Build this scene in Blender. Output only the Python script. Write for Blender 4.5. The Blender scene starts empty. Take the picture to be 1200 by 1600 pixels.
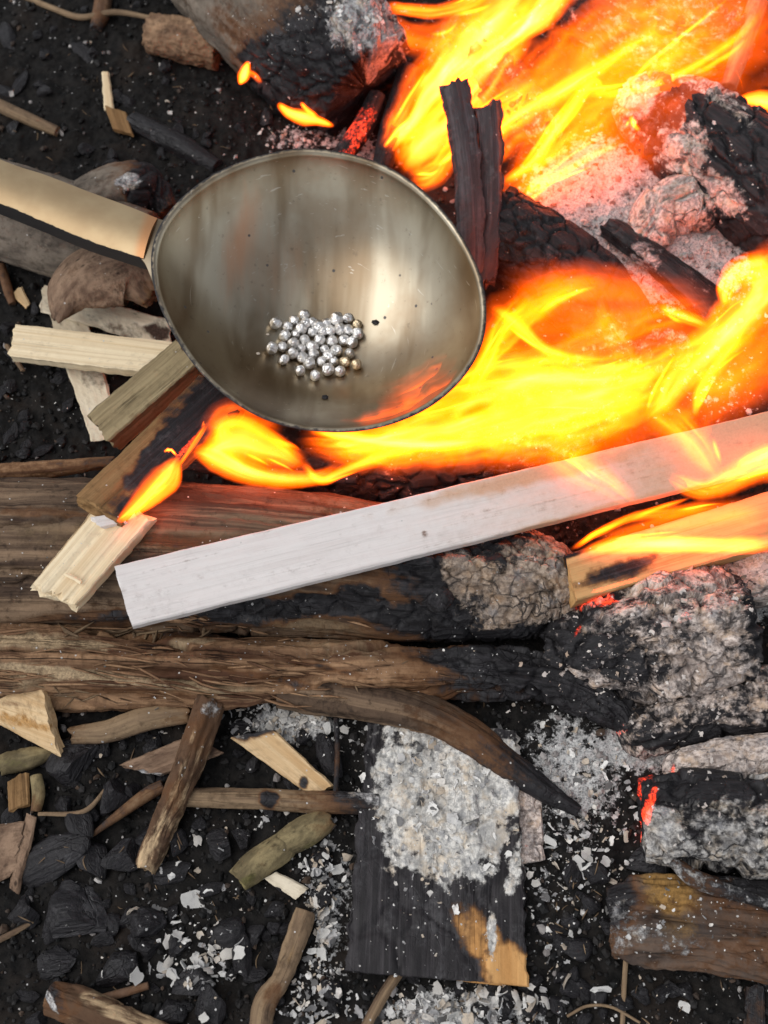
import bpy, math, random
import numpy as np
from mathutils import Vector

# ------------------------------------------------------------------ camera, sky, sun, exposure
SC = bpy.context.scene
COL = SC.collection
TILT, DIST, FPX = math.radians(25), 0.386, 800 / math.tan(math.radians(22.5))
U = DIST / FPX                                   # metres per photo pixel at the aim point
CAM = np.array([0, -DIST * math.sin(TILT), DIST * math.cos(TILT)])
FWD = np.array([0, math.sin(TILT), -math.cos(TILT)])
UPV = np.array([0, math.cos(TILT), math.sin(TILT)])
cd = bpy.data.cameras.new('camera')
cam = bpy.data.objects.new('camera', cd); COL.objects.link(cam)
cam.location = CAM; cam.rotation_euler = (TILT, 0, 0)
cd.sensor_fit = 'VERTICAL'; cd.sensor_height = 36; cd.lens = 18 / math.tan(math.radians(22.5))
cd.clip_start = 0.01; cd.clip_end = 100
cd.dof.use_dof = True; cd.dof.focus_distance = 0.352; cd.dof.aperture_fstop = 18
SC.camera = cam
SUN_EL, SUN_AZ = math.radians(54), math.radians(-98)
w = bpy.data.worlds.new('World'); SC.world = w; w.use_nodes = True
nt = w.node_tree; nt.nodes.clear()
sky = nt.nodes.new('ShaderNodeTexSky'); sky.sky_type = 'NISHITA'; sky.sun_disc = False
sky.sun_elevation = SUN_EL; sky.sun_rotation = SUN_AZ; sky.air_density = 1.0; sky.dust_density = 0.4
hs = nt.nodes.new('ShaderNodeHueSaturation'); hs.inputs['Saturation'].default_value = 0.25
bg = nt.nodes.new('ShaderNodeBackground'); bg.inputs['Strength'].default_value = 0.095
wo = nt.nodes.new('ShaderNodeOutputWorld')
nt.links.new(sky.outputs[0], hs.inputs['Color']); nt.links.new(hs.outputs[0], bg.inputs[0]); nt.links.new(bg.outputs[0], wo.inputs[0])
sd = bpy.data.lights.new('sun', 'SUN'); sd.energy = 1.15; sd.angle = math.radians(62); sd.color = (1.0, 0.97, 0.93)
sun = bpy.data.objects.new('sun', sd); COL.objects.link(sun)
sun.rotation_euler = (math.radians(90) - SUN_EL, 0, math.pi - SUN_AZ)
SC.view_settings.view_transform = 'Standard'; SC.view_settings.look = 'None'
SC.view_settings.exposure = 0.72; SC.view_settings.gamma = 1; SC.view_settings.use_curve_mapping = False
SC.render.engine = 'CYCLES'
SC.cycles.transparent_max_bounces = 48; SC.cycles.max_bounces = 7
SC.cycles.use_denoising = True
SC.cycles.sample_clamp_indirect = 6

# ------------------------------------------------------------------ numeric helpers
rng = np.random.default_rng(7)
random.seed(7)

def P(px, py, z):
    """the place at height z (photo pixels of 0.2 mm) seen at photo pixel px, py"""
    px, py, z = np.broadcast_arrays(np.asarray(px, float), np.asarray(py, float), np.asarray(z, float) * U)
    d = FWD + np.array([1, 0, 0]) * ((px - 600) / FPX)[..., None] + UPV * ((800 - py) / FPX)[..., None]
    k = (z - CAM[2]) / d[..., 2]
    return CAM + d * k[..., None]

def depth(p): return ((p - CAM) @ FWD)
def pix(p):
    q = p - CAM; k = q @ FWD
    return 600 + q[..., 0] / k * FPX, 800 - (q @ UPV) / k * FPX
def sst(a, b, x):
    t = np.clip((x - a) / (b - a), 0, 1); return t * t * (3 - 2 * t)
def norm(v): return v / np.maximum(np.linalg.norm(v, axis=-1, keepdims=True), 1e-12)

def _h(ix, iy, iz, s):
    h = (ix.astype(np.uint32) * np.uint32(374761393) + iy.astype(np.uint32) * np.uint32(668265263)
         + iz.astype(np.uint32) * np.uint32(2147483647) + np.uint32((s * 974711) & 0xffffffff))
    h = (h ^ (h >> np.uint32(13))) * np.uint32(1274126177)
    h = (h ^ (h >> np.uint32(16))) * np.uint32(2246822519)
    return h ^ (h >> np.uint32(15))

def vnoise(p, seed=0):
    """smooth noise, about -1..1"""
    i = np.floor(p).astype(np.int64); f = p - i
    w_ = f * f * f * (f * (f * 6 - 15) + 10)
    out = 0
    for dx in (0, 1):
        for dy in (0, 1):
            for dz in (0, 1):
                h = _h(i[..., 0] + dx, i[..., 1] + dy, i[..., 2] + dz, seed)
                g0 = (h & np.uint32(1023)).astype(float) / 511.5 - 1
                g1 = ((h >> np.uint32(10)) & np.uint32(1023)).astype(float) / 511.5 - 1
                g2 = ((h >> np.uint32(20)) & np.uint32(1023)).astype(float) / 511.5 - 1
                v = g0 * (f[..., 0] - dx) + g1 * (f[..., 1] - dy) + g2 * (f[..., 2] - dz)
                wt = (w_[..., 0] if dx else 1 - w_[..., 0]) * (w_[..., 1] if dy else 1 - w_[..., 1]) * (w_[..., 2] if dz else 1 - w_[..., 2])
                out = out + v * wt
    return out * 1.25

def fbm(p, o=4, seed=0, gain=.5):
    r, a, s = 0, 1, 0
    for k in range(o):
        r = r + a * vnoise(p * 2 ** k + k * 17.3, seed + k); s += a; a *= gain
    return r / s * 1.5

def worley(p, seed=0):
    """distance to nearest cell edge (approx F2-F1) and a random value per cell"""
    i = np.floor(p).astype(np.int64)
    f1 = np.full(p.shape[:-1], 9.); f2 = np.full(p.shape[:-1], 9.); idv = np.zeros(p.shape[:-1])
    for dx in (-1, 0, 1):
        for dy in (-1, 0, 1):
            for dz in (-1, 0, 1):
                h = _h(i[..., 0] + dx, i[..., 1] + dy, i[..., 2] + dz, seed)
                q = np.stack([i[..., 0] + dx + (h & np.uint32(1023)) / 1023., i[..., 1] + dy + ((h >> np.uint32(10)) & np.uint32(1023)) / 1023.,
                              i[..., 2] + dz + ((h >> np.uint32(20)) & np.uint32(1023)) / 1023.], -1)
                d = np.sqrt(((p - q) ** 2).sum(-1))
                c = d < f1
                f2 = np.where(c, f1, np.minimum(f2, d)); idv = np.where(c, (h % np.uint32(997)) / 997., idv); f1 = np.where(c, d, f1)
    return f2 - f1, idv

# ------------------------------------------------------------------ object helpers
def mesh(name, V, quads=None, tris=None, attrs=None, mat=None, smooth=True, sharp=None, parent=None, origin=None, closed=True):
    V = np.asarray(V, float)
    if origin is None: origin = np.array([V[:, 0].mean(), V[:, 1].mean(), V[:, 2].min()])
    me = bpy.data.meshes.new(name)
    quads = np.zeros((0, 4), int) if quads is None else np.asarray(quads)
    tris = np.zeros((0, 3), int) if tris is None else np.asarray(tris)
    nq, n3 = len(quads), len(tris)
    if closed:                                   # faces of a solid point outwards
        T = np.concatenate([tris, quads[:, :3], quads[:, [0, 2, 3]]]); W = V - V.mean(0)
        if np.einsum('ij,ij->i', W[T[:, 0]], np.cross(W[T[:, 1]], W[T[:, 2]])).sum() < 0: quads, tris = quads[:, ::-1], tris[:, ::-1]
    me.vertices.add(len(V)); me.vertices.foreach_set('co', (V - origin).astype(np.float32).ravel())
    me.loops.add(nq * 4 + n3 * 3); me.polygons.add(nq + n3)
    me.loops.foreach_set('vertex_index', np.concatenate([quads.ravel(), tris.ravel()]).astype(np.int32))
    me.polygons.foreach_set('loop_start', np.concatenate([np.arange(nq) * 4, nq * 4 + np.arange(n3) * 3]).astype(np.int32))
    me.polygons.foreach_set('use_smooth', np.full(nq + n3, bool(smooth)))
    me.update(calc_edges=True); me.validate()
    for k, a in (attrs or {}).items():
        a = np.asarray(a, np.float32)
        t = 'FLOAT_VECTOR' if a.ndim == 2 else 'FLOAT'
        at = me.attributes.new(k, t, 'POINT')
        at.data.foreach_set('vector' if a.ndim == 2 else 'value', a.ravel())
    if sharp: me.set_sharp_from_angle(angle=math.radians(sharp))
    if mat: me.materials.append(mat)
    o = bpy.data.objects.new(name, me); COL.objects.link(o)
    if parent:
        o.parent = parent; o.location = origin - np.array(parent.location)
    else: o.location = origin
    return o

def tag(o, label=None, cat=None, group=None, kind=None):
    if label: o['label'] = label
    if cat: o['category'] = cat
    if group: o['group'] = group
    if kind: o['kind'] = kind
    return o

def thing(name, label, cat, at, group=None):
    o = bpy.data.objects.new(name, None); COL.objects.link(o); o.location = at; o.empty_display_size = .01
    return tag(o, label, cat, group)

def resample(pts, step):
    """smooth curve through rows of values; first three columns are a place in metres"""
    p = np.asarray(pts, float); n = len(p)
    if n == 2: p = np.array([p[0], (p[0] * 2 + p[1]) / 3, (p[0] + p[1] * 2) / 3, p[1]]); n = 4
    e = np.vstack([2 * p[0] - p[1], p, 2 * p[-1] - p[-2]])
    out = []
    for k in range(n - 1):
        a, b, c, d = e[k], e[k + 1], e[k + 2], e[k + 3]
        m = 24
        t = (np.arange(m) / m)[:, None]
        out.append(.5 * (2 * b + (c - a) * t + (2 * a - 5 * b + 4 * c - d) * t ** 2 + (3 * b - a - 3 * c + d) * t ** 3))
    out.append(p[-1:]); q = np.vstack(out)
    L = np.concatenate([[0], np.cumsum(np.linalg.norm(np.diff(q[:, :3], axis=0), axis=1))])
    m = max(4, int(L[-1] / step) + 1)
    s = np.linspace(0, L[-1], m)
    return np.stack([np.interp(s, L, q[:, k]) for k in range(q.shape[1])], 1), s

def spots_on(V, spots, attrs, seed=0):
    """irregular patches of char / ash / ember / stain centred where the thing shows them"""
    if not spots: return
    x, y = pix(V)
    n1 = fbm(V / U / 26, 4, seed + 50)
    for (a, sx, sy, rx, ry, rot, amt) in spots:
        c, s = math.cos(math.radians(rot)), math.sin(math.radians(rot))
        dx, dy = x - sx, y - sy
        d = np.sqrt(((dx * c + dy * s) / rx) ** 2 + ((-dx * s + dy * c) / ry) ** 2)
        attrs[a] += amt * sst(1.5, .35, d + .5 * n1)

def sweep(name, cen, lat, up, sx, sy, nx, ny, s, A, mat, seed=0, ridge=0, lump=0, fine=0, crack=.0, ashlump=0, rag=0, spots=(),
          cap=True, sharp=None, parent=None, groove=0, gouge=0, split=0, capn=0.0, crackscale=(2.2, 3.2), ridgefreq=5.0, origin=None):
    """a solid swept along a line. sx, sy: section in metres (N x M); nx, ny: its outward direction; A: dict of per-ring attributes"""
    N, M = sx.shape
    tan = norm(np.gradient(cen, axis=0))
    G = np.stack([np.repeat(s[:, None], M, 1), sx, sy], -1) / (100 * U)       # grain space, 2 cm units
    off = rng.random(3) * 50
    at = {k: np.repeat(np.asarray(A.get(k, np.zeros(N)), float)[:, None], M, 1) for k in ('char', 'ash', 'ember', 'tint')}
    base = cen[:, None] + lat[:, None] * sx[..., None] + up[:, None] * sy[..., None]
    out = lat[:, None] * nx[..., None] + up[:, None] * ny[..., None]
    spots_on(base, spots, at, seed)
    Gs = G + off
    d = np.zeros((N, M))
    if lump: d += lump * fbm(Gs * np.array([.9, 1.3, 1.3]), 3, seed)
    if ridge: d += ridge * fbm(Gs * np.array([.22, ridgefreq, ridgefreq]), 3, seed + 5)
    if groove: d -= groove * np.abs(vnoise(Gs * np.array([.05, 7, 7]), seed + 6))
    if gouge: d -= gouge * sst(.05, .5, fbm(Gs * np.array([.55, 2.6, 2.6]), 3, seed + 7))
    if split:
        sv = np.abs(vnoise(Gs * np.array([.16, 2.1, 2.1]) + .12 * fbm(Gs * 2, 2, seed + 70)[..., None], seed + 71)); d -= split * (1 - sst(0, .045, sv)) * sst(-.1, .35, fbm(Gs * np.array([.5, .9, .9]), 2, seed + 72))
    if fine: d += fine * fbm(Gs * np.array([7, 11, 11.]), 3, seed + 9)
    ch = np.clip(at['char'], 0, 1); ah = np.clip(at['ash'], 0, 1)
    if crack and ch.max() > .3:
        wv = Gs + .12 * np.stack([fbm(Gs * 2.5, 2, seed + k) for k in (31, 32, 33)], -1)
        e, idv = worley(wv * np.array([crackscale[0], crackscale[1], crackscale[1]]), seed + 3)
        cm = sst(.45, .8, np.maximum(ch, ah))
        d += cm * crack * ((idv - .5) * .5 - (1 - sst(0.0, .16, e)))
    if ashlump and ah.max() > .2:
        m_ = sst(.2, .7, ah + .5 * fbm(Gs * 2.2, 3, seed + 15))
        wv = Gs + .30 * np.stack([fbm(Gs * 2.2, 3, seed + k) for k in (41, 42, 43)], -1)
        e, idv = worley(wv * np.array([1.5, 2.0, 2.0]), seed + 4)
        d += m_ * ashlump * (.55 * fbm(Gs * np.array([1.3, 1.8, 1.8]), 4, seed + 12, .5) + .35 * (idv - .45) * sst(.0, .2, e) - .28 * (1 - sst(0, .05, e)) + .12)
        d += m_ * 1.0 * fbm(Gs * 14, 3, seed + 16)
    V = base + out * (d * U)[..., None]
    if rag:
        tt = np.linspace(0, 1, N)[:, None]; L = s[-1]
        we = np.clip(1 - tt * L / (30 * U), 0, 1) ** 1.5; w2 = np.clip(1 - (1 - tt) * L / (30 * U), 0, 1) ** 1.5
        r1 = fbm(np.stack([0 * G[..., 0] + seed, G[..., 1] * 9, G[..., 2] * 9], -1), 2, seed + 20)
        r2 = fbm(np.stack([0 * G[..., 0] + seed + 9, G[..., 1] * 9, G[..., 2] * 9], -1), 2, seed + 21)
        V += tan[:, None] * ((rag * U) * (r2 * w2 - r1 * we))[..., None]
    ids = np.arange(N * M).reshape(N, M)
    a, b = ids[:-1], ids[1:]
    quads = [np.stack([a, np.roll(a, -1, 1), np.roll(b, -1, 1), b], -1).reshape(-1, 4)]
    Vs, Gl = [V.reshape(-1, 3)], [G.reshape(-1, 3)]
    Al = {k: [v.ravel()] for k, v in at.items()}
    tris, nv = [], N * M
    if cap:
        for end, sg in ((0, -1), (N - 1, 1)):
            ring = V[end]; c = ring.mean(0); prev = ids[end]
            steps = (.8, .55, .3)
            for q in steps:
                pts = c + (ring - c) * q
                gq = G[end].copy(); gq[:, 1:] = G[end][:, 1:] * q
                bump = capn * U * fbm(np.concatenate([gq[:, :1] * 0 + seed, gq[:, 1:] * 5], 1), 3, seed + 40 + end)
                pts = pts + tan[end] * (sg * bump)[:, None]
                Vs.append(pts); Gl.append(gq)
                for k in Al: Al[k].append(at[k][end])
                cur = np.arange(nv, nv + M); nv += M
                f = np.stack([prev, np.roll(prev, -1), np.roll(cur, -1), cur], -1)
                quads.append(f[:, ::-1] if sg < 0 else f)
                prev = cur
            Vs.append((Vs[-1].mean(0))[None]); Gl.append(G[end].mean(0)[None])
            for k in Al: Al[k].append(at[k][end].mean(keepdims=True))
            f = np.stack([prev, np.roll(prev, -1), np.full(M, nv)], -1); nv += 1
            tris.append(f[:, ::-1] if sg < 0 else f)
    attrs = {k: np.concatenate(v) for k, v in Al.items()}; attrs['grain'] = np.concatenate(Gl) + off
    return mesh(name, np.concatenate(Vs), np.concatenate(quads)[:, ::-1], np.concatenate(tris)[:, ::-1] if tris else None, attrs, mat, True, sharp, parent, origin)

def log(name, pts, mat, step=3.0, flat=1.0, seed=None, round_ends=0, **kw):
    """round wood through (px, py, z, radius, char, ash) rows; z is the height of its axis"""
    seed = int(rng.integers(1, 9999)) if seed is None else seed
    rows = []
    for p in pts:
        p = list(p) + [0] * (6 - len(p))
        w_ = P(p[0], p[1], p[2] - (.3 * p[3] if p[2] < 30 and p[3] < 30 else 0))
        rows.append([*w_, p[3] * depth(w_) / FPX, p[4], p[5]])
    q, s = resample(rows, step * U)
    cen, r = q[:, :3], q[:, 3].copy()
    if round_ends:
        L = s[-1]; e = round_ends * U
        dd = np.minimum(s, L - s)
        r *= np.sqrt(np.clip(1 - (1 - np.clip(dd / e, 0, 1)) ** 2, .04, 1))
    tan = norm(np.gradient(cen, axis=0))
    lat = norm(np.cross(tan, np.array([0, 0, 1.]))); up = np.cross(lat, tan)
    M = int(np.clip(2 * math.pi * r.max() / (step * U), 10, 260))
    th = np.linspace(0, 2 * math.pi, M, endpoint=False) + math.pi
    sx = r[:, None] * np.sin(th)[None]; sy = r[:, None] * np.cos(th)[None] * flat
    nx = np.broadcast_to(np.sin(th), sx.shape); ny = np.broadcast_to(np.cos(th), sx.shape)
    return sweep(name, cen, lat, up, sx, sy, nx, ny, s, dict(char=q[:, 4], ash=q[:, 5]), mat, seed, **kw)

def board(name, A, B, C, D, thick, mat, arch=0, bow=0, edge=2.5, crown=0, step=3.2, seed=None, chamfer=2.5, char=(0, 0), ash=(0, 0), tint=(0, 0), sharp=38, **kw):
    """split or sawn wood; A, D the two corners of one end of its upper face, B, C those of the other, each (px, py, z)"""
    seed = int(rng.integers(1, 9999)) if seed is None else seed
    A, B, C, D = [P(*c) for c in (A, B, C, D)]
    Lm = max(np.linalg.norm(B - A), np.linalg.norm(C - D)); W = max(np.linalg.norm(D - A), np.linalg.norm(C - B))
    N = max(6, int(Lm / (step * U))); t = np.linspace(0, 1, N)[:, None]
    l, r = A + (B - A) * t, D + (C - D) * t
    zz = (arch * U) * (1 - (2 * t - 1) ** 2) * np.array([0, 0, 1.])
    bw = (bow * U) * (1 - (2 * t - 1) ** 2) * norm(D - A)
    l, r = l + zz + bw, r + zz + bw
    cen = (l + r) / 2; hw = np.linalg.norm(r - l, axis=1) / 2
    lat = norm(r - l); tan = norm(np.gradient(cen, axis=0)); up = norm(np.cross(lat, tan)); up *= np.sign(up[:, 2:3])
    th = thick * U / 2
    cen = cen - up * th
    nW = max(4, int(W / (step * U))); nT = max(2, int(thick / step)); c = chamfer * U
    def fr(n): return np.linspace(-1, 1, n)
    a = [(x, 1, 0, 1) for x in fr(nW)] + [(1, y, 1, 0) for y in fr(nT)[::-1]] + [(x, -1, 0, -1) for x in fr(max(3, nW // 3))[::-1]] + [(-1, y, -1, 0) for y in fr(nT)]
    a = np.array(a)
    sx = np.sign(a[:, 0]) * np.abs(a[:, 0]) * (hw[:, None] - c * np.abs(a[:, 3])); sy = np.broadcast_to(a[:, 1] * (th - c * np.abs(a[:, 2])), sx.shape).copy()
    if edge:
        e1 = fbm(np.stack([np.linspace(0, Lm, N) / (30 * U), np.full(N, seed * 1.3), np.zeros(N)], -1), 4, seed + 60, .6); e2 = fbm(np.stack([np.linspace(0, Lm, N) / (30 * U), np.full(N, seed * 1.3), np.full(N, 9.)], -1), 4, seed + 61, .6)
        sx = sx + (edge * U) * np.where(sx > 0, e1[:, None], e2[:, None]) * np.minimum(1, np.abs(a[:, 0])[None] * 2)
    if crown: sy = sy + (crown * U) * (1 - a[:, 0] ** 2)[None] * (a[:, 3] > .5)[None]
    nx = np.broadcast_to(a[:, 2], sx.shape); ny = np.broadcast_to(a[:, 3], sx.shape)
    s = np.linspace(0, Lm, N); tt = t[:, 0]
    # sections run clockwise seen along the tangent only when lat x tan points up
    flip = np.cross(lat[0], tan[0])[2] < 0
    if flip: sx, nx = sx[:, ::-1] , nx[:, ::-1]; sy, ny = sy[:, ::-1], ny[:, ::-1]
    return sweep(name, cen, lat, up, sx, sy, nx, ny, s, dict(char=char[0] + (char[1] - char[0]) * tt, ash=ash[0] + (ash[1] - ash[0]) * tt, tint=tint[0] + (tint[1] - tint[0]) * tt ** 1.5), mat, seed, sharp=sharp, **kw)

# ------------------------------------------------------------------ materials
class NT:
    def __init__(s, name):
        s.m = bpy.data.materials.new(name); s.m.use_nodes = True; s.t = s.m.node_tree; s.t.nodes.clear()
        s.out = s.n('ShaderNodeOutputMaterial')
    def n(s, typ, **kw):
        x = s.t.nodes.new(typ)
        for k, v in kw.items(): setattr(x, k, v)
        return x
    def put(s, sock, v):
        if hasattr(v, 'is_output') or isinstance(v, bpy.types.NodeSocket): s.t.links.new(v, sock)
        else: sock.default_value = v
    def attr(s, name, vec=False):
        a = s.n('ShaderNodeAttribute', attribute_name=name); return a.outputs['Vector' if vec else 'Fac']
    def math(s, op, a, b=0.0, c=None, clamp=False):
        x = s.n('ShaderNodeMath', operation=op, use_clamp=clamp); s.put(x.inputs[0], a); s.put(x.inputs[1], b)
        if c is not None: s.put(x.inputs[2], c)
        return x.outputs[0]
    def mul3(s, v, k):
        x = s.n('ShaderNodeVectorMath', operation='MULTIPLY'); s.put(x.inputs[0], v); s.put(x.inputs[1], k); return x.outputs[0]
    def noise(s, v, scale=1, detail=5, rough=.55, dist=0):
        x = s.n('ShaderNodeTexNoise'); s.put(x.inputs['Vector'], v); x.inputs['Scale'].default_value = scale
        x.inputs['Detail'].default_value = detail; x.inputs['Roughness'].default_value = rough; x.inputs['Distortion'].default_value = dist
        return x.outputs['Fac']
    def vor(s, v, scale=1, feature='F1'):
        x = s.n('ShaderNodeTexVoronoi', feature=feature); s.put(x.inputs['Vector'], v); x.inputs['Scale'].default_value = scale; return x
    def ss(s, v, a, b):
        x = s.n('ShaderNodeMapRange', interpolation_type='SMOOTHSTEP'); s.put(x.inputs['Value'], v)
        x.inputs['From Min'].default_value = a; x.inputs['From Max'].default_value = b
        return x.outputs[0]
    def mix(s, f, a, b):
        x = s.n('ShaderNodeMix', data_type='RGBA'); s.put(x.inputs['Factor'], f)
        for i, v in ((6, a), (7, b)):
            if isinstance(v, tuple): v = (*v, 1) if len(v) == 3 else v
            s.put(x.inputs[i], v)
        return x.outputs[2]
    def bump(s, h, strength, dist, nrm=None):
        x = s.n('ShaderNodeBump'); s.put(x.inputs['Height'], h); x.inputs['Strength'].default_value = strength; x.inputs['Distance'].default_value = dist
        if nrm is not None: s.t.links.new(nrm, x.inputs['Normal'])
        return x.outputs[0]
    def bsdf(s, col, rough, nrm=None, metal=0.0, spec=.3, **kw):
        b = s.n('ShaderNodeBsdfPrincipled'); s.put(b.inputs['Base Color'], (*col, 1) if isinstance(col, tuple) and len(col) == 3 else col)
        s.put(b.inputs['Roughness'], rough); s.put(b.inputs['Metallic'], metal); b.inputs['Specular IOR Level'].default_value = spec
        if nrm is not None: s.t.links.new(nrm, b.inputs['Normal'])
        for k, v in kw.items(): s.put(b.inputs[k.replace('_', ' ')], v)
        s.t.links.new(b.outputs[0], s.out.inputs[0]); return b

ASH = (0.60, 0.58, 0.56)
def wood(name, light, dark, stain=(.30, .17, .05), across=9., along=.5, contrast=(.35, .65), broad=.5, rough=.8, bump=.5, speck=.12, dirt=.6, checks=.6,
         ash=ASH, ashdark=(.17, .165, .165), crackscale=(2.2, 3.2), pores=0.0, crk=.35, ashcrack=.3, toast=(.13, .055, .02), charcol=(.012, .011, .012), dust=.5, tintnoise=1.0):
    """wood with grain along its own length; char, ash, ember and stain follow attributes of the piece"""
    k = NT(name); g = k.attr('grain', True)
    oi = k.n('ShaderNodeTexCoord').outputs['Object']
    sub = lambda n: k.math('SUBTRACT', n, .5)
    n1 = k.noise(k.mul3(g, (along, across, across)), 1, 6, .62, .4)
    n2 = k.noise(k.mul3(g, (.7, 1.3, 1.3)), 1, 4, .6)
    n3 = k.noise(g, 8, 7, .68)
    n4 = k.noise(k.mul3(g, (along * 3, across * 3.2, across * 3.2)), 1, 4, .65)
    n5 = k.noise(g, 26, 5, .7)
    n6 = k.noise(k.mul3(g, (along * .6, across * .8, across * .8)), 1, 3, .5, .6)
    n7 = k.noise(k.mul3(g, (1.1, 2.1, 2.1)), 1, 5, .65)
    col = k.mix(k.ss(n1, *contrast), dark, light)
    mid = tuple((a * .5 + b * .5) for a, b in zip(dark, light))
    col = k.mix(k.math('MULTIPLY', k.ss(n2, .42, .66), broad), col, mid)
    col = k.mix(k.math('MULTIPLY', k.ss(n4, .52, .72), .5), col, tuple(c * .8 for c in dark))
    line = k.math('MULTIPLY', k.math('SUBTRACT', 1.0, k.ss(k.math('ABSOLUTE', sub(n6)), 0.0, .022)), k.math('MULTIPLY', k.ss(n7, .42, .6), checks))
    col = k.mix(line, col, tuple(c * .22 for c in dark))
    if pores:
        v = k.vor(k.mul3(g, (5, 9, 9)), 1); col = k.mix(k.math('MULTIPLY', k.math('MULTIPLY', k.ss(v.outputs['Distance'], .30, .08), k.ss(n7, .4, .6)), pores), col, tuple(c * .25 for c in dark))
    tn = k.math('ADD', k.attr('tint'), k.math('ADD', k.math('MULTIPLY', sub(n3), .9 * tintnoise), k.math('MULTIPLY', sub(n1), .5 * tintnoise)))
    col = k.mix(k.ss(tn, .25, .8), col, k.mix(k.ss(n5, .35, .65), tuple(c * (1 - .45 * tintnoise) for c in stain), stain))
    dn_ = k.math('MULTIPLY', k.ss(k.math('ADD', n3, k.math('MULTIPLY', sub(n7), .7)), .48, .72), dirt)
    col = k.mix(dn_, col, tuple(c * .3 for c in dark))
    col = k.mix(k.math('MULTIPLY', k.ss(n5, .55, .75), .35 * min(1, dirt + .3)), col, tuple(c * .45 for c in dark))
    c = k.math('ADD', k.attr('char'), k.math('ADD', k.math('MULTIPLY', sub(n1), .75), k.math('ADD', k.math('MULTIPLY', sub(n3), .6), k.math('MULTIPLY', sub(n7), .5))))
    col = k.mix(k.math('MULTIPLY', k.ss(c, .05, .45), .85), col, toast)
    blk = k.ss(c, .28, .66)
    ccol = k.mix(k.ss(n4, .4, .75), charcol, tuple(x * 2.6 for x in charcol))
    ccol = k.mix(k.math('MULTIPLY', k.ss(k.math('ADD', n3, k.math('MULTIPLY', sub(n7), .8)), .5, .8), dust), ccol, (.095, .092, .095))
    col = k.mix(blk, col, ccol)
    wg = k.mul3(g, (crackscale[0], crackscale[1], crackscale[1]))
    dn = k.n('ShaderNodeTexNoise'); k.put(dn.inputs['Vector'], g); dn.inputs['Scale'].default_value = 2.5; dn.inputs['Detail'].default_value = 4
    va = k.n('ShaderNodeVectorMath', operation='MULTIPLY_ADD'); k.put(va.inputs[0], dn.outputs['Color']); va.inputs[1].default_value = (1.6, 1.6, 1.6); k.put(va.inputs[2], k.mul3(wg, (2.1, 2.1, 2.1)))
    ed = k.vor(va.outputs[0], 1, 'DISTANCE_TO_EDGE').outputs['Distance']
    crack = k.math('MULTIPLY', k.math('SUBTRACT', 1.0, k.ss(ed, 0.0, .08)), k.ss(n7, .38, .6))
    an = k.math('ADD', k.attr('ash'), k.math('ADD', k.math('MULTIPLY', sub(n3), 1.5), k.math('MULTIPLY', sub(n7), 1.0)))
    am = k.math('MULTIPLY', k.ss(an, .36, .66), k.math('SUBTRACT', 1.0, k.math('MULTIPLY', crack, ashcrack)))
    an2 = k.noise(g, 17, 6, .72); an3 = k.noise(g, 4.2, 5, .65)
    acol = k.mix(k.ss(an2, .36, .64), ashdark, ash)
    acol = k.mix(k.math('MULTIPLY', k.ss(an3, .48, .68), .7), acol, tuple(a * b for a, b in zip(ash, (.82, .68, .52))))
    acol = k.mix(k.math('MULTIPLY', k.ss(an3, .46, .34), .55), acol, (.20, .205, .22)); an4 = k.noise(g, 1.3, 4, .6)
    acol = k.mix(k.math('MULTIPLY', k.ss(an4, .5, .34), .6), acol, tuple(c * .8 for c in ashdark))
    col = k.mix(am, col, acol)
    if speck:
        v = k.vor(oi, 520); sep = k.n('ShaderNodeSeparateColor'); k.t.links.new(v.outputs['Color'], sep.inputs[0])
        sp = k.math('MULTIPLY', k.ss(k.math('ADD', v.outputs['Distance'], k.math('MULTIPLY', sub(n5), .35)), .17, .10), k.math('GREATER_THAN', sep.outputs[0], 1 - speck))
        col = k.mix(sp, col, (.5, .48, .45))
    h = k.math('ADD', k.math('MULTIPLY', n1, .7), k.math('ADD', k.math('MULTIPLY', n3, .5), k.math('ADD', k.math('MULTIPLY', n4, .4), k.math('MULTIPLY', n5, .25))))
    h = k.math('SUBTRACT', h, k.math('MULTIPLY', line, .5))
    h = k.math('SUBTRACT', h, k.math('MULTIPLY', crack, k.math('MAXIMUM', k.math('MULTIPLY', blk, crk), k.math('MULTIPLY', am, ashcrack))))
    h = k.math('ADD', h, k.math('MULTIPLY', am, k.math('ADD', k.math('MULTIPLY', an2, .35), k.math('MULTIPLY', an3, .45))))
    ef = k.ss(k.math('ADD', k.attr('ember'), k.math('ADD', k.math('MULTIPLY', sub(n3), .9), k.math('MULTIPLY', sub(n5), .7))), .35, .85)
    r = k.math('SUBTRACT', rough, k.math('MULTIPLY', blk, k.math('SUBTRACT', .22, k.math('MULTIPLY', am, .27))))
    k.bsdf(col, r, k.bump(h, bump, .0008), spec=.22, Emission_Color=(1, .05, .012, 1), Emission_Strength=k.math('MULTIPLY', ef, k.math('ADD', .25, k.math('MULTIPLY', k.ss(n5, .36, .62), 1.9))))
    return k.m

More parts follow.
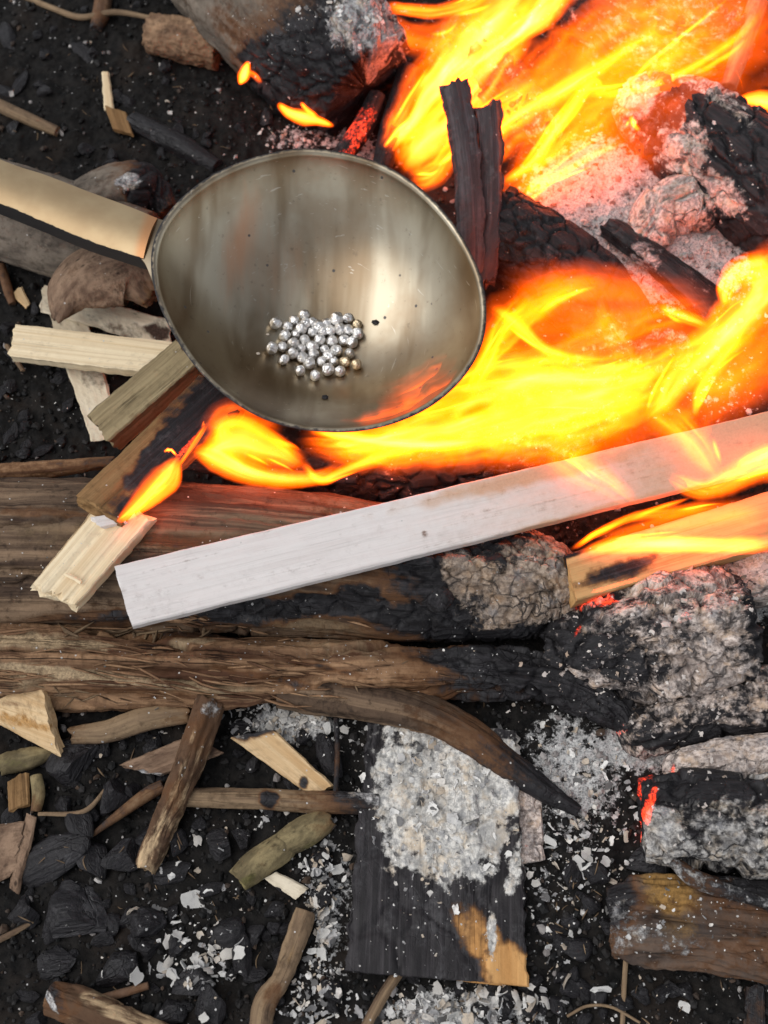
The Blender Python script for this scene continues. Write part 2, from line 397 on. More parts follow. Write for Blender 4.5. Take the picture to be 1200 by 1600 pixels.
M = {}
M['weathered'] = wood('weathered_wood', (.27, .18, .112), (.058, .035, .023), across=5, along=.25, broad=.45, contrast=(.4, .62), bump=.9, dirt=.75, stain=(.22, .15, .085), ash=(.50, .395, .31), ashdark=(.20, .15, .115), ashcrack=.9, crackscale=(1.6, 2.2))
M['rotten'] = wood('rotten_wood', (.37, .22, .12), (.085, .038, .02), across=4.5, along=.2, stain=(.52, .38, .23), bump=1.0, dirt=.5, checks=1, contrast=(.38, .6))
M['charlog'] = wood('charred_wood', (.14, .10, .07), (.05, .035, .028), across=6, bump=.9, crk=.5)
M['graylog'] = wood('grey_bark', (.25, .205, .16), (.095, .076, .06), across=2.4, along=1.4, pores=.6, stain=(.16, .07, .035), bump=.9, checks=.2)
M['batten'] = wood('pale_batten_wood', (.72, .675, .645), (.62, .565, .535), across=14, along=.45, contrast=(.2, .6), speck=0.01, bump=.22, rough=.65, stain=(.56, .34, .21), dirt=.07, checks=.08, tintnoise=.22)  # stain colour blends scorched wood with painted firelight
M['pine'] = wood('fresh_pine', (.83, .69, .47), (.64, .47, .27), across=8, along=.06, contrast=(.3, .6), speck=.02, bump=.3, rough=.65, dirt=.06, checks=.25)
M['pine_orange'] = wood('warm_pine', (.62, .37, .155), (.45, .23, .085), across=8, along=.15, contrast=(.3, .6), speck=.02, bump=.3, rough=.6, dirt=.12, checks=.2, crk=.1)
M['olive'] = wood('olive_grey_wood', (.36, .285, .16), (.19, .14, .075), across=9, along=.22, speck=.03, bump=.6, dirt=.25, checks=.6)
M['brown'] = wood('brown_split_wood', (.33, .195, .085), (.16, .085, .032), across=6, along=.16, speck=.03, bump=.6, dirt=.3, checks=.5, crk=.1)
M['bark'] = wood('bark_brown', (.31, .205, .135), (.12, .07, .045), across=4, along=1.6, pores=.9, speck=.08, dirt=.6, bump=.9, checks=.2)
M['barkpale'] = wood('bark_pale', (.56, .40, .235), (.10, .054, .03), across=2.6, along=.7, broad=.12, contrast=(.5, .6), speck=.08, bump=1.0, dirt=.6)
M['tanstick'] = wood('tan_stick', (.31, .215, .125), (.13, .083, .052), across=6, along=.4, speck=.12, dirt=.5, bump=.7)
M['moss'] = wood('mossy_bark', (.31, .245, .125), (.11, .085, .045), across=4, along=2, pores=.9, stain=(.23, .22, .06), speck=.06, dirt=.6, bump=.9, checks=.1)
M['chip'] = wood('pale_chip_wood', (.72, .53, .31), (.55, .35, .17), across=6, along=.3, stain=(.52, .26, .07), speck=.10, bump=.4, dirt=.22, checks=.2, crk=.1)
M['birch'] = wood('white_inner_bark', (.78, .69, .53), (.62, .52, .37), across=3, along=.8, stain=(.07, .04, .028), speck=.06, pores=.5, bump=.5, dirt=.2, checks=.1)
M['plank'] = wood('burnt_plank_wood', (.64, .36, .14), (.48, .24, .08), across=6, along=.25, ash=(.78, .75, .69), ashdark=(.36, .35, .33), speck=.15, charcol=(.018, .016, .017), dirt=.15, crk=.25, dust=.45)
M['slab'] = wood('bark_slab_wood', (.15, .105, .078), (.045, .033, .028), across=4, along=.4, stain=(.36, .20, .06), speck=.12, bump=1.0, dirt=.8)
M['ashlog'] = wood('ash_covered_wood', (.12, .09, .07), (.04, .03, .025), across=6, ash=(.74, .63, .56), ashdark=(.24, .19, .165), bump=.7, crk=.7, ashcrack=.75, crackscale=(.75, 1.15))  # ash warmed to pink, the fire's light put into its colour
M['charcoal'] = wood('charcoal', (.03, .029, .03), (.012, .012, .012), across=6, along=.35, broad=.2, rough=.5, speck=.06, stain=(.09, .11, .1), bump=1.0, crk=.2, dust=.55)
M['crackedash'] = wood('cracked_ash_wood', (.12, .09, .07), (.04, .03, .025), across=5, along=.4, ash=(.60, .57, .53), ashdark=(.18, .17, .165), bump=.9, crk=.7, ashcrack=.85, crackscale=(1.0, 1.6))
M['charslat'] = wood('ashen_charcoal', (.05, .04, .04), (.03, .025, .025), across=5, along=.18, charcol=(.045, .036, .038), dust=1.0, bump=1.0, crk=.1, speck=.05)
M['clay'] = wood('clay_brown', (.38, .24, .14), (.16, .092, .055), across=3, along=3, bump=1.0, speck=.08, checks=.1)

def soil_mat():
    k = NT('soil'); o = k.n('ShaderNodeTexCoord').outputs['Object']
    n = k.noise(o, 260, 8, .7); n2 = k.noise(o, 45, 4, .6); n3 = k.noise(o, 1500, 4, .7)
    c = k.mix(k.ss(n, .3, .7), (.004, .004, .004), (.017, .015, .0135))
    c = k.mix(k.math('MULTIPLY', k.ss(n2, .52, .7), .5), c, (.028, .020, .015))
    an = k.math('ADD', k.attr('ash'), k.math('MULTIPLY', k.math('SUBTRACT', k.noise(o, 330, 7, .7), .5), 1.5))
    am = k.ss(an, .45, .62)
    c = k.mix(am, c, k.mix(k.ss(n3, .35, .6), (.20, .20, .20), (.56, .55, .53)))
    v = k.vor(o, 520); sep = k.n('ShaderNodeSeparateColor'); k.t.links.new(v.outputs['Color'], sep.inputs[0])
    c = k.mix(k.math('MULTIPLY', k.ss(v.outputs['Distance'], .17, .1), k.math('GREATER_THAN', sep.outputs[0], .94)), c, (.45, .44, .43))
    k.bsdf(c, .75, k.bump(k.math('ADD', n, k.math('MULTIPLY', n3, .4)), .7, .0008), spec=.12)
    return k.m
def crumb_mat():
    k = NT('soil_crumb'); t = k.attr('tint'); o = k.n('ShaderNodeTexCoord').outputs['Object']
    c = k.mix(k.ss(t, .0, .8), (.005, .005, .005), (.020, .018, .017)); c = k.mix(k.ss(t, .86, .92), c, (.075, .05, .035)); c = k.mix(k.ss(t, .955, .965), c, (.22, .20, .19)); c = k.mix(k.ss(t, .97, 1.0), c, (.52, .49, .46))
    k.bsdf(c, .65, k.bump(k.noise(o, 900, 4), .6, .0005), spec=.25); return k.m
def flake_mat(name, *steps):
    k = NT(name); t = k.attr('tint'); o = k.n('ShaderNodeTexCoord').outputs['Object']
    c = (*steps[0], 1)
    for i, st in enumerate(steps[1:]): c = k.mix(k.ss(t, (i + .6) / len(steps), (i + 1.4) / len(steps)), c if i else steps[0], st)
    n = k.noise(o, 700, 5, .65); c = k.mix(k.math('MULTIPLY', k.ss(n, .48, .72), .6), c, (.15, .15, .155))
    k.bsdf(c, .9, k.bump(n, .6, .0005), spec=.15); return k.m
M['soil'] = soil_mat(); M['crumb'] = crumb_mat()
M['flake'] = flake_mat('ash_flake', (.15, .145, .14), (.34, .33, .325), (.50, .49, .475), (.70, .68, .64), (.52, .43, .33), (.80, .78, .74))
M['flakewarm'] = flake_mat('ash_crust', (.12, .10, .095), (.32, .27, .25), (.50, .44, .40), (.62, .55, .50), (.42, .31, .23), (.66, .60, .55))

def metal_bowl():
    k = NT('brushed_steel'); o = k.n('ShaderNodeTexCoord').outputs['Object']
    br = k.noise(k.mul3(o, (700, 40, 40)), 1, 4, .6, .2)
    big = k.noise(k.mul3(o, (85, 20, 20)), 1, 3, .5, .4)
    sm = k.noise(o, 38, 4, .6); fine = k.noise(o, 420, 5, .65)
    c = k.mix(k.ss(big, .34, .66), (.205, .152, .095), (.43, .375, .28))
    c = k.mix(k.math('MULTIPLY', k.ss(sm, .45, .7), .6), c, (.28, .20, .125))
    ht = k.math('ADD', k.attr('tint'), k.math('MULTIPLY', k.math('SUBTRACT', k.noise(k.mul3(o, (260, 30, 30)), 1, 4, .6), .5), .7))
    c = k.mix(k.math('MULTIPLY', k.ss(ht, .1, .95), .75), c, (.56, .24, .11))  # orange mixed in where the fire's reflection is painted
    scr = k.noise(k.mul3(o, (260, 30, 900)), 1, 2, .5, 1.5)
    c = k.mix(k.math('MULTIPLY', k.ss(scr, .68, .74), .4), c, (.62, .58, .5))
    c = k.mix(k.math('MULTIPLY', k.ss(fine, .60, .74), .45), c, (.13, .10, .075))
    v = k.vor(o, 190); sep = k.n('ShaderNodeSeparateColor'); k.t.links.new(v.outputs['Color'], sep.inputs[0])
    spk = k.math('MULTIPLY', k.ss(k.math('ADD', v.outputs['Distance'], k.math('MULTIPLY', k.math('SUBTRACT', fine, .5), .1)), .12, .06), k.math('GREATER_THAN', sep.outputs[0], .62))
    soot = k.ss(k.math('ADD', k.attr('char'), k.math('MULTIPLY', k.math('SUBTRACT', fine, .5), .9)), .3, .7)
    c = k.mix(spk, c, (.07, .06, .055)); c = k.mix(soot, c, (.018, .016, .016))
    r = k.math('ADD', k.math('ADD', .27, k.math('MULTIPLY', sm, .14)), k.math('MULTIPLY', soot, .35))
    k.bsdf(c, r, k.bump(br, .12, .0002), metal=k.math('SUBTRACT', 1.0, k.math('MAXIMUM', soot, spk)), spec=.4, Anisotropic=.5); return k.m
def metal_handle():
    k = NT('golden_steel'); o = k.n('ShaderNodeTexCoord').outputs['Object']
    n = k.noise(o, 60, 4, .6); br = k.noise(k.mul3(o, (60, 900, 300)), 1, 3, .6)
    soot = k.ss(k.math('ADD', k.attr('char'), k.math('MULTIPLY', k.math('SUBTRACT', k.noise(o, 500, 5, .7), .5), .7)), .45, .6)
    c = k.mix(k.ss(n, .35, .68), (.50, .375, .22), (.42, .30, .17)); c = k.mix(k.attr('tint'), c, (.52, .24, .10)); c = k.mix(soot, c, (.02, .018, .018))
    k.bsdf(c, k.math('ADD', .5, k.math('MULTIPLY', soot, .2)), k.bump(br, .08, .0002), metal=k.math('MULTIPLY', k.math('SUBTRACT', 1.0, soot), .85), spec=.4); return k.m
def shot_mat(name, a):
    k = NT(name); o = k.n('ShaderNodeTexCoord').outputs['Object']; n = k.noise(o, 1.3, 3, .5)
    c = k.mix(k.ss(n, .35, .6), tuple(x * .88 for x in a), a)
    k.bsdf(c, k.math('ADD', .30, k.math('MULTIPLY', n, .14)), k.bump(k.noise(o, 1.6, 2, .5), .25, .25), metal=1.0); return k.m
M['bowl'] = metal_bowl(); M['handle'] = metal_handle(); M['shot'] = shot_mat('silver_metal', (.90, .885, .86)); M['shotgold'] = shot_mat('bronze_metal', (.85, .70, .48))

def flame_mat():
    k = NT('flame'); h = k.attr('glow')
    r = k.math('MULTIPLY', k.math('POWER', h, 1.25), 4.6); g = k.math('MULTIPLY', k.math('POWER', h, 1.3), .49); b = k.math('MULTIPLY', k.math('POWER', h, 3.0), .05)
    cc = k.n('ShaderNodeCombineColor'); k.put(cc.inputs[0], r); k.put(cc.inputs[1], g); k.put(cc.inputs[2], b)
    e = k.n('ShaderNodeEmission'); k.t.links.new(cc.outputs[0], e.inputs[0]); e.inputs[1].default_value = 1.0
    tr = k.n('ShaderNodeBsdfTransparent'); ad = k.n('ShaderNodeAddShader')
    k.t.links.new(e.outputs[0], ad.inputs[0]); k.t.links.new(tr.outputs[0], ad.inputs[1]); k.t.links.new(ad.outputs[0], k.out.inputs[0])
    return k.m
M['flame'] = flame_mat()

# ------------------------------------------------------------------ the ground
ASHB = [(760, 1240, 150, 120, .55), (890, 1210, 110, 130, .66), (930, 330, 130, 110, 1.0), (1040, 420, 150, 90, .9), (1000, 560, 160, 70, .35), (860, 480, 60, 100, .2), (480, 220, 110, 40, .5), (560, 240, 90, 60, .6),
        (1160, 900, 90, 90, .9), (880, 70, 260, 120, .3), (460, 1130, 90, 45, .75), (520, 1420, 60, 190, .5), (720, 1590, 180, 60, .7), (300, 1450, 80, 80, .28), (860, 1400, 60, 160, .38),
        (620, 690, 240, 90, .25), (1120, 620, 130, 90, .4), (1000, 1170, 120, 50, .8), (700, 330, 90, 160, .3), (900, 830, 120, 50, .3)]
def ashfield(x, y):
    a = np.zeros_like(x)
    for (cx, cy, rx, ry, k) in ASHB: a = np.maximum(a, k * np.exp(-(((x - cx) / rx) ** 2 + ((y - cy) / ry) ** 2) ** 1.3))
    return a
MOUND = [(930, 320, 170, 130, 34), (1060, 420, 160, 90, 26), (900, 80, 280, 140, 30), (1000, 600, 220, 120, 22), (620, 700, 250, 80, 14), (900, 1200, 150, 80, 8)]
def ground_h(X, Y):
    """height of the soil in metres"""
    p = np.stack([X, Y, 0 * X], -1)
    q = p / U
    x, y = pix(p)
    near = sst(.6, .25, np.abs(X)) * sst(.7, .35, np.abs(Y - .03))
    h = 9 * fbm(q / 120, 3, 3) + 8 * fbm(q / 34, 3, 11) + 5 * np.abs(fbm(q / 12, 3, 17)) + 1.2 * fbm(q / 5, 2, 23)
    x = np.clip(x, -3000, 4000); y = np.clip(y, -3000, 4000)
    m = 0
    for (cx, cy, rx, ry, k) in MOUND: m = m + k * np.exp(-((x - cx) / rx) ** 2 - ((y - cy) / ry) ** 2)
    a = ashfield(x, y)
    h = h + m + a * 5 * np.abs(fbm(q / 8, 3, 29))
    return h * near * U - .002 * (1 - near), a * near
def axis(a, b, n, far):
    c = np.linspace(a, b, n); e = np.geomspace(.004, far, 14)
    return np.concatenate([(a - e)[::-1], c, b + e])
gx, gy = axis(-.17, .17, 470, 40), axis(-.175, .26, 600, 40)
GX, GY = np.meshgrid(gx, gy, indexing='ij'); GH, GA = ground_h(GX, GY)
ids = np.arange(GX.size).reshape(GX.shape)
gq = np.stack([ids[:-1, :-1], ids[1:, :-1], ids[1:, 1:], ids[:-1, 1:]], -1).reshape(-1, 4)
tag(mesh('ground', np.stack([GX, GY, GH], -1).reshape(-1, 3), gq, None, dict(ash=GA.ravel()), M['soil'], True, origin=np.zeros(3), closed=False), kind='structure')
def gz(p): return ground_h(np.atleast_1d(p[..., 0]), np.atleast_1d(p[..., 1]))[0]

# ------------------------------------------------------------------ big logs
CK = dict(crack=7, fine=1.2)
t = thing('weathered_log', 'thick brown weathered log lying across the middle, under the white batten', 'log', P(420, 870, 0))
log('trunk', [(-90, 868, 58, 122), (120, 868, 58, 120), (350, 872, 58, 116, .05), (520, 885, 58, 112, .15), (640, 900, 58, 106, .45), (760, 905, 56, 96, .75, .25), (850, 915, 52, 80, .8, .7), (898, 930, 48, 52, .9, .6)],
    M['weathered'], parent=t, seed=21, lump=6, split=11, ridge=7, gouge=5, fine=1.2, crack=8, ashlump=6, capn=10, rag=6, spots=[
        ('char', 470, 948, 120, 18, -3, .75), ('char', 370, 958, 70, 20, 0, .7), ('char', 720, 880, 110, 60, 10, .5), ('char', 700, 975, 150, 22, 6, .6), ('char', 180, 968, 120, 14, 0, .5), ('char', 60, 800, 120, 8, 2, .35), ('char', 330, 850, 160, 14, 4, .35), ('tint', 480, 975, 160, 16, 6, .7), ('tint', 90, 830, 120, 22, 2, .5), ('char', 560, 925, 40, 12, 10, .5),
        ('ash', 720, 895, 34, 40, 0, .75), ('ash', 790, 930, 60, 70, 20, .5), ('ash', 860, 930, 50, 50, 0, .4), ('char', 820, 985, 90, 22, -10, .9), ('ash', 800, 990, 70, 14, -10, -.8), ('char', 480, 760, 120, 18, 0, .3)])
kn = log('knot', [(688, 938, 152, 20, .9), (686, 934, 160, 15, .9)], M['charlog'], parent=t, step=2, ridge=3, lump=4, fine=2, capn=9)
t = thing('rotten_log', 'splintered rotten log with a curved side branch in front of the thick brown log', 'log', P(450, 1050, 0))
log('trunk', [(-90, 1040, 34, 66), (100, 1042, 34, 64), (260, 1046, 34, 58), (450, 1052, 34, 52), (620, 1050, 34, 46, .2), (740, 1050, 33, 42, .55), (860, 1062, 30, 38, .8, .1), (950, 1100, 26, 32, .85, .1), (985, 1135, 22, 22, .9)],
    M['rotten'], parent=t, seed=33, lump=8, split=16, ridge=11, gouge=13, fine=2.4, crack=5, rag=10, capn=8, ridgefreq=4.0, spots=[
        ('tint', 60, 1000, 130, 16, 3, .9), ('tint', 90, 1050, 190, 10, 6, .8), ('tint', 40, 1062, 40, 18, 0, .6), ('tint', 330, 1078, 110, 12, 3, .6), ('tint', 300, 1000, 50, 6, 0, .7), ('tint', 560, 1010, 120, 26, 4, .45), ('char', 200, 1080, 120, 10, 5, .35), ('char', 420, 1060, 90, 8, 12, .45), ('char', 500, 1040, 60, 6, 14, .45), ('char', 740, 1030, 130, 18, 5, .4), ('char', 320, 990, 120, 10, 0, .4)])
log('branch', [(440, 1072, 30, 36), (560, 1092, 34, 34), (650, 1112, 34, 32, .1), (730, 1148, 30, 29, .35), (800, 1198, 24, 23, .6), (855, 1238, 18, 16, .75), (905, 1268, 12, 9, .9)],
    M['weathered'], parent=t, step=2.4, seed=41, split=7, gouge=3, lump=5, ridge=5, fine=1.1, rag=6)
tag(log('ash_log', [(856, 1012, 26, 52, .95, .2), (905, 1010, 36, 76, .9, .35), (960, 1000, 44, 94, .9, .5), (1040, 992, 46, 104, .9, .62), (1120, 988, 46, 102, .9, .62), (1155, 985, 44, 92, 1, .15)], M['ashlog'], seed=52, lump=15, fine=1.6, crack=11, crackscale=(1.5, 2.3), ashlump=7, capn=16, rag=8,
    spots=[('ash', 960, 1040, 80, 40, 0, -.3), ('ember', 975, 945, 42, 14, 0, .28), ('ember', 1070, 965, 16, 20, 0, .35), ('ember', 902, 985, 6, 16, 20, .5), ('ash', 880, 1060, 90, 16, 6, .5), ('ember', 930, 935, 60, 8, -12, .5)]),
    'thick crumbling log crusted in pink-grey ash, right of the thick brown log', 'log')
tag(log('ash_log', [(1215, 880, 30, 60, .9, .9), (1160, 900, 26, 52, .9, .9), (1115, 880, 18, 34, .9, .8)], M['ashlog'], lump=11, fine=2, ashlump=8, round_ends=30), 'pale pink ash-covered log end at the right edge, behind the crumbling log', 'log')
tag(log('ash_log', [(965, 1150, 12, 34, .9, .5), (1060, 1128, 24, 44, .9, .5), (1140, 1105, 30, 48, .9, .55), (1260, 1085, 30, 52, .9, .55)], M['ashlog'], lump=10, fine=1.6, crack=9, crackscale=(1.5, 2.3), ashlump=6, round_ends=30, spots=[('ember', 975, 1140, 26, 8, -30, .4), ('char', 1120, 1150, 120, 14, -4, .4), ('ash', 1120, 1152, 120, 12, -4, -.8)]),
    'ash-streaked log directly below the crumbling pink-grey log', 'log')
tag(log('ash_log', [(1035, 1205, 38, 24, .9, .9), (1090, 1192, 44, 32, .8, .95), (1170, 1182, 44, 34, .7, .9), (1270, 1178, 44, 36, .7, .8)], M['ashlog'], lump=12, fine=2, ashlump=9, round_ends=24, spots=[('ember', 1052, 1200, 8, 14, 0, .5)]),
    'thin log with a thick pinkish ash crust above the dark hollow', 'log')
tag(log('cracked_log', [(1004, 1282, 34, 62, 1, .25), (1060, 1280, 38, 74, 1, .42), (1130, 1282, 40, 78, 1, .55), (1260, 1290, 40, 84, 1, .6)], M['crackedash'], seed=77, lump=9, fine=1.5, crack=12, ashlump=5, capn=8, rag=5, crackscale=(1.5, 2.2),
    spots=[('ash', 1035, 1310, 34, 40, 0, .7), ('ember', 1008, 1275, 9, 44, 18, .9), ('ember', 1002, 1322, 5, 6, 0, .8), ('ember', 1000, 1218, 36, 5, -4, .5), ('ash', 1110, 1225, 90, 22, 0, -.8)]),
    'charred log with alligator cracks and a glowing red left end', 'log')
tag(log('bark_slab', [(955, 1440, 16, 52, .3, .2), (1010, 1440, 22, 68, .1), (1110, 1448, 24, 74, .2), (1270, 1462, 24, 80, .25)], M['slab'], seed=81, flat=.5, lump=8, split=10, gouge=8, ridge=9, fine=2.5, rag=12, capn=6,
    spots=[('tint', 1045, 1385, 60, 30, 20, .75), ('tint', 1060, 1440, 50, 34, 40, .5), ('char', 1130, 1350, 130, 20, 8, .8), ('char', 970, 1400, 30, 50, 0, .5), ('ash', 985, 1450, 30, 60, 0, .3), ('ash', 1060, 1470, 60, 24, 10, .38), ('char', 1180, 1390, 80, 30, 8, .45), ('ash', 1160, 1440, 70, 16, 8, .3)]),
    'flat brown bark-covered slab with yellow stains at the lower right', 'wood slab')
tag(log('wood_splinter', [(1050, 1345, 62, 8, .6, .5), (1090, 1375, 60, 14, .5, .5), (1160, 1400, 58, 10, .6, .3), (1215, 1415, 56, 6, .6, .3)], M['slab'], step=2, ridge=3, fine=1), 'grey splinter on top of the yellow-stained slab', 'splinter')
# upper logs
tag(log('burnt_log', [(282, -162, 84, 118, 0, 0), (387, -44, 84, 118, .05), (462, 36, 82, 118, .2, .05), (524, 94, 76, 114, .75, .1), (572, 138, 66, 92, 1, .15)], M['graylog'], seed=91, lump=8, ridge=6, fine=1.8, crack=9, ashlump=12, capn=14, rag=14,
    spots=[('ash', 575, 40, 70, 48, 30, .9), ('char', 430, 120, 60, 40, 45, .8), ('tint', 355, 40, 26, 60, -30, .5), ('char', 560, 110, 90, 50, -20, .6), ('ash', 560, 110, 60, 30, -20, -.2), ('ember', 545, 135, 30, 20, 0, .3)]),
    'grey-barked log with a charred burning end at the top, left of the tall flames', 'log')
tag(log('bark_lump', [(236, 52, 26, 30), (290, 62, 30, 34), (345, 78, 30, 32, .2)], M['clay'], step=2.4, lump=8, fine=4, ridge=3, capn=5, rag=5), 'short crumbly brown stub beside the grey-barked log', 'wood stub')
tag(log('charred_log', [(978, 150, 66, 34, .9, .5), (1010, 168, 70, 58, .95, .4), (1070, 204, 74, 80, 1, .25), (1140, 252, 76, 90, 1, .12), (1300, 372, 76, 96, 1, .1)], M['ashlog'], seed=97, lump=6, split=6, ridge=4, fine=1.4, crack=11, crackscale=(1.7, 2.6), ashlump=5, capn=12, rag=8,
    spots=[('ash', 1070, 235, 40, 40, 40, .75), ('ash', 1130, 300, 50, 24, 50, .7), ('ash', 1000, 150, 30, 30, 0, .6), ('ash', 1120, 140, 80, 24, 35, .35), ('ember', 1005, 190, 8, 16, -30, .4)]),
    'black charred log with pink ash patches at the upper right', 'log')
tag(log('ash_chunk', [(1008, 392, 50, 26, .7, .9), (1030, 335, 66, 42, .6, 1), (1080, 318, 60, 44, .8, .8), (1120, 350, 44, 30, 1, .4)], M['ashlog'], step=2.4, lump=12, fine=1.5, ashlump=6, crack=9, crackscale=(1.3, 2.4), round_ends=22), 'rounded pale ash-covered chunk under the black charred log', 'wood chunk')
tag(board('charred_stick', (940, 352, 74), (1105, 498, 66), (1140, 462, 66), (968, 340, 74), 26, M['charcoal'], arch=8, crown=6, lump=4, ridge=3, fine=1, rag=8, capn=5, ash=(.1, .25), char=(1, .9), spots=[('ash', 1010, 400, 30, 30, 0, .35)]), 'curved charred stick on the pink ash, right of the spoon', 'stick')
tag(log('charred_log', [(770, 350, 46, 64, 1, .1), (850, 405, 50, 70, 1, .12), (930, 470, 48, 68, 1, .1), (985, 535, 40, 50, 1, .2)], M['charlog'], seed=105, lump=7, fine=1.6, crack=10, capn=10, rag=8, spots=[('ash', 960, 540, 40, 40, 0, .3)]), 'dark charred log in the fire just right of the spoon', 'log')
tag(log('charred_log', [(420, 742, 30, 38, .9), (560, 742, 34, 48, .95, .15), (700, 728, 36, 50, 1, .2), (850, 690, 36, 46, 1, .3), (960, 650, 30, 30, 1, .3)], M['charlog'], seed=106, lump=6, fine=1.6, crack=9, capn=8, spots=[('ember', 600, 715, 80, 8, 0, .3)]), 'dark charred log below the spoon, behind the white batten', 'log')
tag(log('ash_log', [(740, 610, 24, 46, 1, .2), (850, 590, 26, 50, 1, .25), (980, 560, 26, 44, 1, .35), (1080, 545, 24, 30, 1, .4)], M['ashlog'], lump=6, fine=2, crack=9, ashlump=6, round_ends=20), 'ash-dusted log under the wide flame right of the spoon', 'log')
tag(log('ash_log', [(900, -20, 60, 60, 1, .3), (980, 40, 66, 76, 1, .35), (1080, 70, 66, 70, 1, .4), (1160, 40, 60, 50, 1, .3)], M['ashlog'], lump=8, fine=3, ashlump=11, crack=8, round_ends=40), 'log dusted with ash behind the tall orange flames at the top right', 'log')
tag(log('ash_log', [(700, 60, 40, 60, 1, .25), (780, 150, 46, 60, 1, .25), (860, 240, 44, 50, 1, .35)], M['ashlog'], lump=7, fine=3, ashlump=9, crack=9, round_ends=30), 'ash-covered log inside the brightest flames at the top', 'log')
tag(log('grey_log', [(-110, 302, 60, 74), (20, 335, 60, 77), (130, 368, 60, 76), (225, 396, 58, 66, .3)], M['graylog'], seed=111, lump=5, ridge=2, fine=1.8, capn=8, rag=6), 'thick grey bark-covered log under the spoon handle', 'log')
tag(log('branch_stub', [(120, 325, 95, 36), (175, 300, 98, 42, .1), (212, 294, 94, 42, .5, .1), (236, 300, 82, 32, .9, .2), (262, 330, 66, 18, .5)], M['graylog'], step=2.4, lump=6, fine=3, crack=6, ashlump=8, capn=6, spots=[('ash', 198, 284, 20, 16, 0, .8), ('char', 222, 300, 28, 34, 0, .7), ('tint', 255, 328, 26, 18, 40, .9), ('tint', 60, 265, 60, 16, 20, .3)]),
    'knobbly stub with a burnt dark end above the spoon handle', 'branch stub')
tag(log('glowing_stick', [(530, 250, 40, 16, .9), (566, 200, 52, 17, .8), (590, 150, 60, 14, .9)], M['charlog'], step=2.2, ridge=2.5, fine=1, capn=3, spots=[('ember', 560, 205, 20, 50, 30, .55)]), 'red-glowing stick behind the top of the spoon', 'stick')
tag(log('glowing_stick', [(596, 265, 40, 16, .9), (612, 200, 52, 18, .9), (640, 110, 60, 18, .9)], M['charlog'], step=2.2, ridge=2.5, fine=1, capn=3, spots=[('ember', 610, 200, 16, 50, 10, .35)]), 'charred upright stick beside the tall flames, behind the spoon rim', 'stick')
tag(board('charred_stick', (690, 136, 226), (716, 420, 84), (758, 420, 84), (734, 122, 226), 26, M['charslat'], bow=9, edge=6, crown=10, lump=6, ridge=7, groove=4, fine=1.2, rag=12, capn=6, char=(1, 1), arch=10), 'tall charred stick standing right of the spoon, nearer the spoon', 'charcoal')
tag(board('charred_stick', (744, 172, 205), (742, 444, 70), (778, 436, 70), (784, 156, 205), 26, M['charslat'], bow=10, edge=7, crown=10, lump=7, ridge=7, groove=4, fine=1.2, rag=14, capn=6, char=(1, 1), arch=-8), 'charred stick with a notched tip, right one of the upright pair', 'charcoal')
tag(log('twig', [(1200, -40, 100, 17), (1168, 50, 104, 15), (1138, 138, 96, 13, .2)], M['tanstick'], step=2.4, ridge=2, lump=2, capn=2), 'brown twig standing at the upper right corner', 'twig')

# ------------------------------------------------------------------ battens and kindling
tag(board('white_batten', (178, 884, 204), (1240, 633, 156), (1262, 716, 150), (206, 978, 196), 17, M['batten'], edge=.7, tint=(.1, .95), seed=121, ridge=.7, lump=1.2, fine=.35, rag=2, capn=1.5, chamfer=1.6,  # tint grows towards the fire: scorching plus firelight put into the colour
    spots=[('tint', 820, 745, 180, 14, -14, .3), ('tint', 980, 790, 190, 8, -14, .4), ('char', 1050, 775, 120, 5, -14, .25), ('char', 664, 834, 5, 6, 0, .35)]), 'long whitish flat batten lying across the thick log into the fire', 'wooden batten')
tag(board('burning_batten', (884, 866, 138), (1260, 748, 116), (1290, 826, 110), (902, 938, 132), 42, M['pine_orange'], edge=1.2, seed=122, ridge=1, lump=1.5, fine=.5, rag=2, capn=1.5,
    spots=[('char', 965, 893, 60, 15, -18, .7), ('ember', 960, 915, 50, 4, -16, .9), ('char', 900, 862, 60, 5, -18, .8)]), 'shorter orange pine batten with one end alight at the right', 'wooden batten')
tag(board('pine_kindling', (24, 504, 46), (272, 532, 78), (226, 580, 78), (14, 555, 46), 22, M['pine'], seed=123, groove=4, ridge=1.5, fine=.5, rag=7, capn=2), 'cream ridged pine strip pointing left from under the spoon', 'kindling')
tag(board('olive_kindling', (138, 648, 70), (276, 528, 122), (306, 570, 122), (168, 690, 70), 46, M['olive'], seed=124, ridge=2, lump=3, fine=.5, rag=8, capn=3), 'olive-grey split stick between the cream strip and the brown burning stick', 'kindling')
tag(board('brown_kindling', (118, 772, 216), (312, 584, 164), (382, 634, 164), (186, 806, 216), 30, M['brown'], seed=125, ridge=1.6, lump=2.5, fine=.5, rag=4, capn=3, spots=[
    ('char', 320, 640, 90, 46, -45, .9), ('char', 255, 705, 110, 20, -47, .8), ('char', 200, 790, 40, 10, -47, .5), ('ember', 285, 705, 60, 4, -50, .7)]), 'brown split stick with its right side burning, over the pale splintered stick', 'kindling')
tag(board('broken_end', (140, 806, 198), (178, 800, 198), (200, 816, 196), (160, 824, 196), 16, M['batten'], step=2, lump=3, ridge=3, rag=6, capn=3), 'small white broken wood end under the brown stick', 'wood chip')
tag(board('splintered_kindling', (46, 912, 186), (160, 770, 190), (236, 812, 190), (120, 944, 182), 30, M['pine'], seed=126, groove=9, ridge=3, fine=.6, rag=16, capn=6), 'pale grooved stick with a splintered lower left end', 'kindling')
tag(board('wood_splinter', (98, 898, 192), (124, 912, 192), (128, 906, 192), (104, 894, 193), 5, M['pine'], step=1.6, rag=2), 'small loose sliver on the pale splintered stick', 'splinter')
